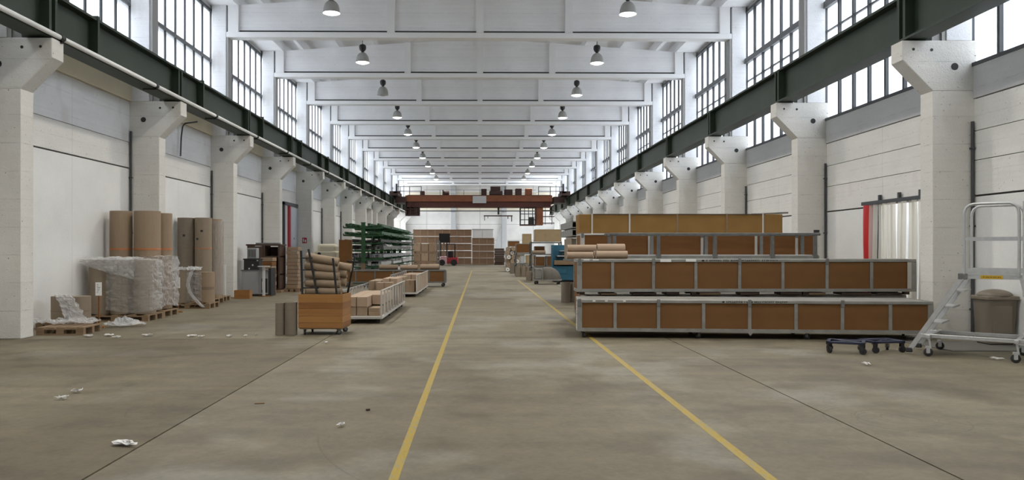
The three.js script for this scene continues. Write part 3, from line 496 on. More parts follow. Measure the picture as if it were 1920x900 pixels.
// ================================================================ ROLLING LADDER PLATFORM
{
  const t = thing('ladder_platform', 'aluminium rolling platform ladder with guard rails at the right edge', 'ladder', [6.55, 11.82], -40);
  const W = -0.7, top = 1.225, U = (r, pts) => pipe(pts, r, 48, 8);
  const stringer = (z) => [bar(0.07, 0.028, [0, 0.06, z], [0.72, top, z]), bar(0.016, 0.036, [0.026, 0.06, z], [0.746, top, z])];
  part(t, 'stringer', stringer(0), M.alu); part(t, 'stringer', stringer(W), M.alu);
  for (const z of [0, W]) part(t, 'rubber_foot', rb(-0.05, 0.04, 0.03, 0.1, z - 0.035, z + 0.035, 0.015), M.rubber);
  for (let i = 1; i <= 4; i++) { const y = i * top / 5, x = 0.72 * i / 5; part(t, 'tread', [bx(x - 0.06, x + 0.14, y - 0.012, y + 0.012, W + 0.02, -0.02), bx(x - 0.06, x - 0.045, y - 0.035, y + 0.012, W + 0.02, -0.02)], M.alu); }
  part(t, 'platform', [bx(0.66, 2.0, top - 0.06, top, -0.04, 0.0), bx(0.66, 2.0, top - 0.06, top, W, W + 0.04), bx(0.66, 0.72, top - 0.06, top, W, 0), bx(0.7, 2.0, top - 0.02, top + 0.004, W + 0.04, -0.04)], M.alu);
  const lc = document.createElement('canvas'); lc.width = 128; lc.height = 24; { const g = lc.getContext('2d'); g.fillStyle = '#caa01c'; g.fillRect(0, 0, 128, 24); g.fillStyle = '#4a3d10'; const R = rng(9); for (let i = 0; i < 16; i++) g.fillRect(8 + i * 7, 8, 2 + R() * 4, 8); }
  const lt = new THREE.CanvasTexture(lc); lt.colorSpace = THREE.SRGBColorSpace;
  part(t, 'yellow_label', new THREE.BoxGeometry(0.27, 0.05, 0.004).translate(1.06, top - 0.03, 0.003), std({ map: lt, roughness: 0.5 }), 'yellow warning label on the platform edge');
  part(t, 'bracket', [rb(0.64, 0.76, top - 0.07, top + 0.02, -0.03, 0.02, 0.01), rb(0.64, 0.76, top - 0.07, top + 0.02, W - 0.02, W + 0.03, 0.01)], M.galvDark);
  const H = 1.03;
  for (const z of [0, W]) {
    part(t, 'guard_rail', U(0.021, [[0.72, top, z], [0.72, top + H - 0.16, z], [0.74, top + H - 0.06, z], [0.82, top + H, z], [1.29, top + H, z], [1.37, top + H - 0.06, z], [1.39, top + H - 0.16, z], [1.39, top - 0.02, z]]), M.alu);
    part(t, 'mid_rail', bx(0.73, 1.39, top + 0.5, top + 0.55, z - 0.012, z + 0.012), M.alu); part(t, 'toe_board', bx(0.73, 1.39, top + 0.01, top + 0.09, z - 0.01, z + 0.01), M.alu);
    part(t, 'end_post', [cyl(0.02, [1.45, top - 0.3, z], [1.45, top + H + 0.02, z], 10), bx(1.39, 1.75, top + 0.5, top + 0.55, z - 0.012, z + 0.012)], M.alu);
    part(t, 'rear_leg', bar(0.05, 0.03, [1.42, top - 0.05, z], [1.6, 0.3, z]), M.alu);
    part(t, 'base_rail', rb(0.15, 2.0, 0.265, 0.325, z - 0.02, z + 0.02, 0.008), M.alu);
  }
  part(t, 'cross_rail', [rb(0.24, 0.3, 0.27, 0.32, W - 0.22, 0.13, 0.008), rb(1.34, 1.4, 0.27, 0.32, W - 0.22, 0.14, 0.008)], M.alu);
  for (const [x, z] of [[0.28, 0.1], [0.27, W - 0.2], [1.37, 0.11], [1.37, W - 0.2]]) {
    const f = part(t, 'caster', [bar(0.025, 0.03, [x, 0.29, z], [x + 0.02, 0.15, z]), bx(x - 0.045, x + 0.035, 0.12, 0.15, z - 0.035, z + 0.035), bx(x - 0.03, x + 0.02, 0.05, 0.13, z + 0.026, z + 0.032), bx(x - 0.03, x + 0.02, 0.05, 0.13, z - 0.032, z - 0.026)], M.alu);
    const w = part(f, 'wheel', [rot(lathe([[0.02, -0.02], [0.052, -0.02], [0.062, -0.012], [0.062, 0.012], [0.052, 0.02], [0.02, 0.02]], 22), 'X', Math.PI / 2)], M.rubber); w.position.set(x - 0.01, 0.062, z); part(f, 'hub', cyl(0.022, [x - 0.01, 0.062, z - 0.024], [x - 0.01, 0.062, z + 0.024], 10), M.grey);
  }
}
// bin
{
  const t = thing('waste_bin', 'beige plastic waste bin with a rounded lid behind the ladder', 'bin', [8.645, 13.0]);
  const g = new THREE.CylinderGeometry(0.335, 0.285, 0.76, 4, 1); g.rotateY(Math.PI / 4); g.scale(1, 1, 0.9);
  part(t, 'body', metres(g.toNonIndexed().translate(0, 0.41, 0)), M.beige); part(t, 'rim', rb(-0.265, 0.265, 0.75, 0.82, -0.24, 0.24, 0.02, 2), M.beige); part(t, 'front_panel', rb(-0.16, 0.16, 0.2, 0.66, 0.17, 0.212, 0.012), M.beige);
  const lid = new THREE.SphereGeometry(0.27, 24, 8, 0, Math.PI * 2, 0, Math.PI / 2); lid.scale(1, 0.4, 0.92); part(t, 'lid', metres(lid.translate(0, 0.82, 0)), M.beigeDark);
  part(t, 'foot', bx(-0.19, 0.19, 0, 0.04, -0.17, 0.17), M.black);
}
solo('dark_floor_sheet', 'thin dark grey sheet lying on the floor under the ladder platform', 'plate', ext([[0, 0], [1.5, 0], [1.5, 1.3], [-0.15, 1.3]], 0.012).rotateX(-Math.PI / 2).translate(0, 0.0, 0), std({ color: lin(0.13, 0.125, 0.11), roughness: 0.6 }), [7.38, 12.1, 0.012]);  // thin flat sheet in plain dark grey
// navy dollies
function dolly(label, pos, turn) {
  const t = thing('dolly', label, 'dolly', pos, turn, 'navy dollies by the ladder'), w = 0.27, d = 0.2, y = 0.15;
  part(t, 'frame', [rb(-w, w, y, y + 0.035, d - 0.05, d, 0.006), rb(-w, w, y, y + 0.035, -d, -d + 0.05, 0.006), rb(-w, -w + 0.05, y, y + 0.035, -d, d, 0.006), rb(w - 0.05, w, y, y + 0.035, -d, d, 0.006)], M.navy);
  part(t, 'cross_brace', [bar(0.04, 0.012, [-w + 0.03, y + 0.02, -d + 0.03], [w - 0.03, y + 0.02, d - 0.03]), bar(0.04, 0.012, [w - 0.03, y + 0.014, -d + 0.03], [-w + 0.03, y + 0.014, d - 0.03])], M.navy);
  for (const [x, z] of [[-1, 1], [1, 1], [-1, -1], [1, -1]]) caster(t, x * (w - 0.04), z * (d - 0.04), y, 0.05, 0.4 * x + z, M.black);
  return t;
}
dolly('low navy blue dolly on casters in front of the lowest crate, left of the two', [5.66, 12.0], -28);
dolly('low navy blue dolly on casters, right one of the two, next to the ladder', [6.27, 12.12], 10);

// ================================================================ LEFT SIDE
// euro pallet: local origin at the middle of its base
function pallet(label, pos, turn, w = 1.2, d = 0.8) {
  const t = thing('pallet', label, 'pallet', pos, turn, 'wooden pallets on the left');
  for (let i = 0; i < 5; i++) { const a = -w / 2 + i * (w - 0.12) / 4; part(t, 'deck_board', bx(a, a + 0.14 > w / 2 ? w / 2 : a + 0.14, 0.122, 0.144, -d / 2, d / 2), M.woodOld); }
  for (const z of [-d / 2, -0.07, d / 2 - 0.1]) { part(t, 'stringer_board', bx(-w / 2, w / 2, 0.1, 0.122, z, z + 0.1), M.woodOld); part(t, 'bottom_board', bx(-w / 2, w / 2, 0, 0.022, z, z + 0.1), M.woodOld); for (const x of [-w / 2, -0.07, w / 2 - 0.14]) part(t, 'block', bx(x, x + 0.14, 0.022, 0.1, z, z + 0.1), M.woodOld); }
  return t;
}
// crumpled film: nx x nz grid shaped by place(u, v) and creased
function sheet(nx, nz, place, amp, seed, freq = 7) {
  const g = new THREE.PlaneGeometry(1, 1, nx, nz), p = g.attributes.position, R = rng(seed); void R;
  for (let i = 0; i < p.count; i++) {
    const u = p.getX(i) + 0.5, v = 0.5 - p.getY(i), q = place(u, v), n = (s, f) => { const a = tn(u * f + s, v * f + s, 997, 997, seed + s); return Math.abs(a - 0.5) * 2; };
    const h = amp * (0.6 * n(1, freq) + 0.3 * n(2, freq * 2.3) + 0.2 * n(3, freq * 5)), k = q[3] ?? 0; p.setXYZ(i, q[0] + (k === 1 ? h : 0) + amp * 0.5 * (n(5, freq * 1.5) - 0.5), q[1] + (k === 0 ? h : 0), q[2] + (k === 2 ? h : 0) + amp * 0.5 * (n(6, freq * 1.5) - 0.5));
  }
  g.computeVertexNormals(); const f = g.toNonIndexed(); f.computeVertexNormals(); return f;
}
function roll(label, group, r, h, pos, mat = M.card, bands = []) { // big vertical kraft roll
  const t = thing('kraft_roll', label, 'roll', pos, 0, group), g = ring(r, r * 0.25, h, 36); part(t, 'body', g, mat); part(t, 'core', cyl(r * 0.26, [0, 0.02, 0], [0, h - 0.03, 0], 14), M.inside);
  for (const [y, m, hh] of bands) part(t, 'strap', lathe([[r + 0.001, y], [r + 0.005, y], [r + 0.005, y + hh], [r + 0.001, y + hh]], 36), m); return t;
}
pallet('low wooden pallet on the floor beside the first left pillar, nearest the camera', [-7.82, 14.98], 3, 0.85, 0.8);
pallet('wooden pallet behind the nearest one, half covered by plastic film', [-8.34, 15.9], 0, 0.86, 0.8);
{ // short roll bundle on the second pallet
  const G = 'short rolls on the near pallet';
  roll('short grey cardboard roll on the near pallet against the wall', G, 0.19, 0.5, [-8.5, 15.95, 0.145], M.cardGrey, [[0.2, M.tape, 0.012]]);
  roll('short grey cardboard roll on the near pallet next to the film', G, 0.19, 0.5, [-8.11, 15.95, 0.145], M.cardGrey, [[0.2, M.tape, 0.012]]);
  solo('plastic_film', 'strip of crumpled clear film hanging over the short rolls on the near pallet', 'film', sheet(24, 60, (u, v) => { const k = v < 0.25 ? v / 0.25 : 1, m = Math.max(0, (v - 0.25) / 0.75); return [-8.35 + 0.55 * m + (u - 0.5) * (0.34 + 0.1 * m) + 8.1, 0.665 + (v < 0.25 ? 0.02 : 0) - 0.60 * Math.pow(m, 1.2), 0.12 * (1 - k) - 0.25 * (v < 0.25 ? 1 - k : 0) + 0.08 + m * 0.42, 2]; }, 0.09, 61), M.filmThick, [-8.1, 15.85]);
  solo('plastic_film', 'heap of crumpled clear film lying on the pallet by the first left pillar', 'film', sheet(60, 26, (u, v) => [(u - 0.5) * 1.15, 0.155, (v - 0.5) * 0.55], 0.13, 62, 6), M.filmThick, [-8.05, 15.25, 0.0]);
  solo('plastic_film', 'tangle of crumpled clear film on the floor right of the first sign stand', 'film', sheet(40, 30, (u, v) => { const a = u * 6.283, r = v; return [Math.cos(a) * r * 0.42, 0.02 + 0.16 * (1 - r) * (0.6 + 0.4 * Math.sin(a * 3)), Math.sin(a) * r * 0.3]; }, 0.1, 63, 9), M.filmThick, [-7.3, 16.15, 0]);
}
function signStand(label, pos, h = 0.92) {
  const t = thing('sign_stand', label, 'sign stand', pos, 0, 'small sign stands'), c = document.createElement('canvas'); c.width = 64; c.height = 128; const g = c.getContext('2d'), R = rng(label.length); g.fillStyle = '#efeee8'; g.fillRect(0, 0, 64, 128); g.fillStyle = '#8a8a86'; for (let i = 0; i < 6; i++) g.fillRect(14 + R() * 8, 18 + i * 15, 12 + R() * 24, 6);
  const tx = new THREE.CanvasTexture(c); tx.colorSpace = THREE.SRGBColorSpace;
  part(t, 'post', rb(-0.016, 0.016, 0.03, h - 0.02, -0.012, 0.012, 0.004), M.wood[0]); part(t, 'base', [rb(-0.12, 0.12, 0, 0.035, -0.03, 0.03, 0.006), rb(-0.03, 0.03, 0, 0.034, -0.12, 0.12, 0.006)], M.wood[1]);
  part(t, 'paper', new THREE.BoxGeometry(0.125, 0.27, 0.006).translate(0, h - 0.13, 0.018), std({ map: tx, roughness: 0.8 }), 'white paper sheet'); return t;
}
signStand('small wooden stand with a white paper sheet, by the near pallet', [-7.74, 15.95]);
// wrapped pallet A: six rolls
pallet('wooden pallet under the wrapped waist-high rolls', [-8.08, 17.75], 0, 1.5, 0.86);
{
  const G = 'waist-high rolls on the wrapped pallet', R = [['left roll of the waist-high row, next to the wall', -8.56, 17.72], ['middle roll of the waist-high row under film', -8.07, 17.7], ['right roll of the waist-high row, nearest the aisle', -7.58, 17.72]];
  for (const [l, x, d] of R) roll(`thick grey kraft roll, ${l}`, G, 0.245, 1.2, [x, d, 0.145], M.cardGrey, [[0.55, M.tape, 0.01]]);
  const shell = (x0, x1, d0, d1, y0, y1, seed, amp, drop) => { // film round a block: front, right side, top
    const w = x1 - x0, dd = d1 - d0, per = 2 * w * 0 + w + dd + w; void per;
    const side = sheet(90, 40, (u, v) => { const s = u * (w + dd + 0.3), y = y1 - v * (y1 - y0) * (1 - drop * (0.5 + 0.5 * Math.sin(u * 9 + seed))); return s < w ? [x0 + s, y, -d0 + 0.02, 2] : s < w + dd ? [x1 + 0.015, y, -d0 - (s - w), 1] : [x1 - (s - w - dd), y, -d1 - 0.015, 2]; }, amp, seed, 9);
    const top = sheet(40, 26, (u, v) => [x0 + u * w, y1 - 0.01, -d0 - v * dd, 0], amp, seed + 4, 6); return [side, top];
  };
  solo('plastic_film', 'clear stretch film wrapped round the waist-high rolls', 'film', shell(-8.28, -7.31, 17.42, 18.0, 0.18, 1.36, 71, 0.045, 0.06), M.film);
  solo('plastic_film', 'loose clear film draped over the top left of the waist-high rolls', 'film', sheet(50, 34, (u, v) => [-8.86 + u * 1.2, 1.375 - Math.max(0, v - 0.55) * (0.25 + 0.75 * u), -17.95 + Math.min(v, 0.55) * 0.95 + 0.03, v > 0.55 ? 2 : 0], 0.07, 72, 7), M.filmThick);
  // tall rolls against the wall
  pallet('wooden pallet under the tall rolls with orange straps', [-8.1, 18.85], 0, 1.35, 0.9);
  const T = 'tall rolls with orange straps by the second left pillar', b = [[1.43, M.orangeTape, 0.045]];
  roll('tall kraft roll with an orange strap against the left wall, leftmost of three', T, 0.25, 2.36, [-8.56, 18.72, 0.145], M.card, b); roll('tall kraft roll with an orange strap, middle and widest of three', T, 0.3, 2.36, [-7.95, 18.75, 0.145], M.card, b); roll('tall kraft roll with an orange strap, rightmost of three, partly wrapped below', T, 0.2, 2.33, [-7.77, 19.26, 0.145], M.card, b);
  solo('plastic_film', 'clear stretch film round the lower half of the tall rolls with orange straps', 'film', shell(-8.0, -7.5, 18.42, 19.45, 0.2, 1.42, 73, 0.05, 0.05), M.film);
  // second group
  pallet('wooden pallet under the half-wrapped rolls behind the second sign stand', [-7.85, 21.4], 0, 1.2, 0.8); pallet('wooden pallet under the tall marked rolls by the third left pillar', [-8.3, 23.2], 0, 1.15, 0.9); pallet('wooden pallet beside the third left pillar, farthest of the row', [-8.3, 24.25], 0, 0.9, 0.8);
  const H = 'low rolls behind the second sign stand'; roll('low kraft roll behind the second sign stand, left one', H, 0.23, 0.86, [-8.12, 21.3, 0.145], M.cardGrey); roll('low kraft roll behind the second sign stand, right one with a brown band', H, 0.23, 0.83, [-7.5, 21.45, 0.145], M.card, [[0.35, M.tape, 0.08]]);
  solo('plastic_film', 'crumpled white film bunched on top of the low rolls behind the second sign stand', 'film', [sheet(44, 26, (u, v) => [-8.4 + u * 0.8, 1.01, -21.55 + v * 0.5], 0.16, 81, 6), sheet(12, 50, (u, v) => [-7.72 + 0.35 * v + (u - 0.5) * 0.1 - 0.25 * Math.sin(v * 3.14), 1.05 - v * 1.0, -21.1 + v * 0.2, 2], 0.05, 82, 5)], M.filmThick);
  solo('plastic_film', 'clear stretch film round the right low roll behind the second sign stand', 'film', sheet(60, 30, (u, v) => { const a = -0.6 + u * 3.4; return [-7.75 + Math.cos(a) * 0.28, 0.98 - v * 0.78, -21.42 + Math.sin(a) * 0.28, 2]; }, 0.04, 83, 8), M.film);
  const U = 'tall marked rolls by the third left pillar', hole = (o, pts, r) => { for (const [a, y] of pts) part(o, 'mark', rb(-0.035, 0.035, y, y + 0.06, r - 0.004, r + 0.006, 0.002), M.black).rotation.y = a; };
  const m1 = roll('tall kraft roll with a black mark by the third left pillar, leftmost of its group', U, 0.24, 2.37, [-8.62, 23.0, 0.145], M.cardTube, [[1.46, M.tape, 0.02]]), m2 = roll('tall kraft roll with two black marks by the third left pillar, middle of its group', U, 0.24, 2.37, [-8.12, 23.0, 0.145], M.cardGrey, [[1.46, M.orangeTape, 0.025]]), m3 = roll('tall kraft roll wrapped in film, rightmost of the group by the third left pillar', U, 0.2, 2.35, [-7.95, 23.5, 0.145], M.card, [[1.46, M.tape, 0.015], [1.05, M.tape, 0.015]]);
  hole(m1, [[0.1, 1.82]], 0.24); hole(m2, [[-0.4, 1.72], [0.15, 1.95]], 0.24); void m3;
  roll('tall kraft roll standing behind the wrapped one at the third left pillar', U, 0.2, 2.3, [-8.12, 24.15, 0.145], M.cardGrey);
  solo('plastic_film', 'clear stretch film round the right tall roll at the third left pillar', 'film', sheet(60, 44, (u, v) => { const a = -1.2 + u * 4; return [-7.95 + Math.cos(a) * 0.22, 2.45 - v * 2.2, -23.5 + Math.sin(a) * 0.22, 2]; }, 0.025, 84, 8), M.film);
  solo('white_panel', 'white board leaning at the aisle side of the third left pillar', 'board', rb(-0.1, 0.1, 0, 1.1, -0.03, 0.0, 0.006), M.white, [-8.13, 24.75], 0);
}
signStand('small wooden stand with a white paper sheet, in front of the low rolls farther along', [-7.63, 19.8], 0.88);

// cluster by the fourth pillar
{
  const t = thing('box', 'small open wooden box on the floor at the foot of the third left pillar', 'box', [-7.68, 25.4]);
  for (const [a, b, c, d] of [[-0.25, 0.25, 0.13, 0.15], [-0.25, 0.25, -0.15, -0.13], [-0.25, -0.23, -0.13, 0.13], [0.23, 0.25, -0.13, 0.13]]) part(t, 'side', bx(a, b, 0, 0.27, c, d), M.wood[1]); part(t, 'bottom', bx(-0.23, 0.23, 0, 0.02, -0.13, 0.13), M.wood[1]);
  const c = thing('cabinet', 'grey workshop cabinet behind the small wooden box', 'cabinet', [-7.62, 26.9]);
  part(c, 'body', rb(-0.47, 0.42, 0.06, 0.86, -0.3, 0.3, 0.01), M.grey); part(c, 'top', rb(-0.5, 0.45, 0.86, 0.89, -0.32, 0.32, 0.008), M.galvDark); part(c, 'door', rb(-0.42, 0.1, 0.1, 0.82, 0.3, 0.315, 0.006), M.grey); part(c, 'open_bay', bx(0.2, 0.4, 0.12, 0.6, 0.29, 0.31), M.dark); part(c, 'base', bx(-0.44, 0.4, 0, 0.06, -0.27, 0.27), M.black); part(c, 'paper', bx(0.22, 0.32, 0.22, 0.5, 0.31, 0.315), M.paper, 'white sheet in the open bay'); part(c, 'side_panel', bx(0.43, 0.52, 0.0, 0.95, -0.3, 0.3), M.dark);
  const d = thing('plastic_crate', 'black plastic crate on the grey workshop cabinet', 'crate', [-7.78, 26.85, 0.89]);
  part(d, 'body', rb(-0.26, 0.26, 0, 0.37, -0.2, 0.2, 0.012), M.black); part(d, 'rim', rb(-0.28, 0.28, 0.34, 0.385, -0.22, 0.22, 0.01), M.black); for (const x of [-0.1, 0.02, 0.18]) part(d, 'tag', bx(x, x + 0.05, 0.12 + x, 0.17 + x, 0.2, 0.204), M.greyPale);
  const e = thing('device', 'grey metal housing standing on the black crate', 'housing', [-7.75, 26.9, 1.275]);
  part(e, 'body', rb(-0.2, 0.12, 0, 0.36, -0.15, 0.15, 0.02), M.grey); part(e, 'grille', Array.from({ length: 6 }, (_, i) => bx(-0.16 + i * 0.045, -0.14 + i * 0.045, 0.05, 0.31, 0.15, 0.158)), M.black);
  const s = thing('sign_stand', 'grey T-shaped stand with a flat top in front of the dark stack', 'sign stand', [-7.26, 26.4]); part(s, 'post', rb(-0.075, 0.015, 0.02, 1.0, -0.02, 0.02, 0.006), M.greyPale); part(s, 'top', rb(-0.21, 0.16, 1.0, 1.03, -0.1, 0.1, 0.006), M.greyPale); part(s, 'base', [rb(-0.2, 0.2, 0, 0.03, -0.04, 0.04, 0.006), rb(-0.05, 0.03, 0, 0.03, -0.16, 0.16, 0.006)], M.wood[0]);
  const k = thing('dark_stack', 'tall dark brown shelf unit behind the grey cabinet', 'shelf', [-7.9, 28.9]);
  part(k, 'back_board', bx(-0.6, 0.6, 0.1, 1.68, -0.5, -0.47), M.woodDark); for (const x of [-0.6, -0.02, 0.52]) part(k, 'side_board', bx(x, x + 0.06, 0.1, 1.72, -0.5, 0.3), M.woodDark); part(k, 'top_board', bx(-0.64, 0.62, 1.72, 1.78, -0.52, 0.32), M.woodDark); for (const y of [0.1, 0.65, 1.3]) part(k, 'shelf_board', bx(-0.6, 0.58, y, y + 0.04, -0.47, 0.28), M.woodDark); part(k, 'front_board', bx(-0.58, -0.02, 0.7, 1.7, 0.3, 0.32), M.woodDark); part(k, 'base', bx(-0.62, 0.64, 0.0, 0.1, -0.5, 0.34), M.woodOld); part(k, 'top_rail', bx(-0.35, 0.5, 1.78, 1.83, -0.2, 0.1), M.galvDark);
  const G = 'flat cartons stacked by the dark shelf', FC = (x, dd, w, y0, n, h, who, m) => { for (let i = 0; i < n; i++) solo('flat_carton', `flat brown carton, ${ORD[i]} from the bottom of the ${who}`, 'carton', rb(-w / 2, w / 2, 0, h - 0.012, -0.3, 0.3, 0.008), m[i % m.length], [x + 0.01 * ((i * 7) % 3 - 1), dd, y0 + i * h], (i % 3 - 1) * 1.2, G); };
  FC(-7.62, 28.2, 0.42, 0.0, 9, 0.145, 'pile inside the dark shelf front', [M.cardDark, M.board2]); FC(-6.98, 29.4, 0.42, 0.145, 11, 0.14, 'pile right of the dark shelf', [M.cardDark, M.card]);
  pallet('wooden pallet under the flat cartons by the dark shelf', [-6.98, 29.4], 0, 0.55, 0.8).userData.group = undefined;
}
// rounded cover by the sixth pillar, brown board
{ const t = thing('covered_machine', 'pale rounded machine cover standing between the fifth and sixth left pillars', 'machine', [-7.8, 40]); part(t, 'body', rb(-0.58, 0.55, 0.08, 1.5, -0.5, 0.5, 0.1, 3), M.wallBeige); part(t, 'hood', rb(-0.45, 0.5, 1.35, 1.86, -0.45, 0.45, 0.18, 4), M.wallBeige); part(t, 'port', cyl(0.09, [-0.32, 1.35, 0.46], [-0.32, 1.35, 0.52], 14), M.black); part(t, 'foot', bx(-0.5, 0.48, 0, 0.08, -0.4, 0.4), M.black); }
{ const t = thing('board_case', 'upright brown board case left of the green rack', 'case', [-6.12, 35.6]); part(t, 'panel', bx(-0.28, 0.28, 0.1, 2.02, -0.02, 0.02), M.board2); part(t, 'frame', [bx(-0.3, 0.3, 0, 0.1, -0.3, 0.03), bx(-0.3, -0.28, 0.1, 2.04, -0.04, 0.03), bx(0.28, 0.3, 0.1, 2.04, -0.04, 0.03)], M.woodOld); }

// ---- wooden box cart with rolls
{
  const t = thing('box_cart', 'orange-brown plank box cart on casters with black posts, left of the aisle', 'cart', [-3.38, 14.55], -3);
  const W = 0.83, D = 0.72, y0 = 0.13, n = 5, h = 0.63 / n;
  const hs = [0.16, 0.11, 0.135, 0.125, 0.1]; let y = y0 + 0.63;
  hs.forEach((q, i) => { y -= q; part(t, 'front_plank', rb(0, W, y + 0.0015, y + q - 0.0015, -0.022, 0, 0.003), M.wood[[2, 0, 1, 2, 1][i]]); part(t, 'back_plank', rb(0, W, y + 0.0015, y + q - 0.0015, -D, -D + 0.022, 0.003), M.wood[(i + 1) % 3]);
    for (const x of [0, W - 0.022]) part(t, 'side_plank', rb(x, x + 0.022, y + 0.0015, y + q - 0.0015, -D + 0.023, -0.023, 0.003), M.wood[(i + 2) % 3]); }); void h;
  part(t, 'bottom_board', bx(0.02, W - 0.02, y0 - 0.02, y0, -D + 0.02, -0.02), M.woodOld);
  for (const [x, z] of [[0.1, -0.1], [W - 0.1, -0.1], [0.1, -D + 0.1], [W - 0.1, -D + 0.1]]) caster(t, x, z, 0.11, 0.048, x * 3);
  const P = (a, b) => part(t, 'post', bar(0.036, 0.03, a, b), M.black);
  P([0.08, 0.2, -0.05], [0.04, 1.57, -0.05]); P([0.38, 0.5, -0.09], [0.17, 1.6, -0.09]); P([0.76, 0.3, -0.05], [0.64, 1.43, -0.05]); P([0.74, 0.5, -0.62], [0.93, 1.45, -0.62]); P([0.1, 0.3, -0.62], [0.05, 1.5, -0.62]);
  for (const g of [bx(0.05, 0.36, 0.86, 0.885, -0.12, -0.1), bx(0.05, 0.3, 1.2, 1.22, -0.12, -0.1), bx(0.04, 0.24, 1.42, 1.44, -0.12, -0.1), bar(0.03, 0.02, [0.93, 1.35, -0.62], [0.8, 1.37, -0.5])]) part(t, 'rung', g, M.black);
  const N = ['topmost', 'second from the top', 'third from the top', 'fourth from the top', 'lowest visible'];
  const S = [[0.1, 1.46, -0.24, 0.62, -0.17], [0.07, 1.295, -0.26, 0.62, -0.13], [0.08, 1.125, -0.25, 0.64, -0.06], [0.08, 0.96, -0.25, 0.66, -0.03], [0.08, 0.8, -0.25, 0.68, -0.01]];
  S.forEach(([x, yy, z, L, tilt], i) => tube(`cardboard roll in the plank cart, ${N[i]} of the front row`, 'rolls in the plank cart', 0.076, L, [-3.38 + x, 14.55 - z, yy], 0, M.card, tilt));
  [[0.15, 1.37, -0.43, 0.78, -0.17, 'upper back roll with its end showing at the right'], [0.12, 1.17, -0.43, 0.72, -0.06, 'middle back roll'], [0.12, 0.99, -0.43, 0.7, -0.03, 'lower back roll']].forEach(([x, yy, z, L, tilt, l]) => tube(`cardboard roll in the plank cart, ${l}`, 'rolls in the plank cart', 0.078, L, [-3.38 + x, 14.55 - z, yy], 0, M.card, tilt));
  standTube('brown cardboard tube standing on the floor left of the plank cart, outer one', 'tubes standing by the plank cart', 0.085, 0.6, [-3.73, 14.6]); standTube('brown cardboard tube standing on the floor touching the plank cart', 'tubes standing by the plank cart', 0.115, 0.61, [-3.53, 14.62]);
}
// ---- flat carts
function flatCart(label, pos, W, L, n, H, infill) {
  const t = thing('flat_cart', label, 'cart', pos, 0, 'long carts left of the aisle');
  part(t, 'deck', [bx(-W, 0, 0.1, 0.15, -L, 0)], M.steelPale); part(t, 'side_rail', [rb(-0.03, 0, H - 0.03, H, -L, 0, 0.008)], M.steelPale); part(t, 'side_rail', [rb(-W, -W + 0.04, H - 0.05, H, -L, 0, 0.008)], M.galv);
  for (let i = 0; i <= n; i++) { const z = -0.03 - i * (L - 0.06) / n; part(t, 'post', bx(-0.035, 0.0, 0.15, H - 0.03, z - 0.025, z + 0.025), M.steelPale); part(t, 'post', bx(-W, -W + 0.035, 0.15, H - 0.05, z - 0.025, z + 0.025), M.steelPale); if (infill && i < n) part(t, 'side_panel', bx(-0.026, -0.012, 0.16, H - 0.06, z - (L - 0.06) / n + 0.03, z - 0.03), infill); }
  for (let i = 0; i < 9; i++) part(t, 'rail_hole', bx(-W + 0.039, -W + 0.042, H - 0.04, H - 0.012, -0.5 - i * (L - 1) / 9 - 0.08, -0.5 - i * (L - 1) / 9), M.dark);
  for (const x of [-0.08, -W + 0.08]) for (const z of [-0.15, -L * 0.4, -L * 0.7, -L + 0.15]) caster(t, x, z, 0.1, 0.045, 0);
  return t;
}
function carton(label, group, w, h, d, pos, turn = 0, mat = M.card, tape = true) {
  const t = thing('carton', label, 'carton', pos, turn, group); part(t, 'body', rb(-w / 2, w / 2, 0, h, -d, 0, 0.006), mat); if (tape) part(t, 'tape', [bx(-0.02, 0.02, h, h + 0.002, -d + 0.005, -0.005), bx(-0.02, 0.02, h * 0.65, h, -0.0, 0.0015)], M.tape); return t;
}
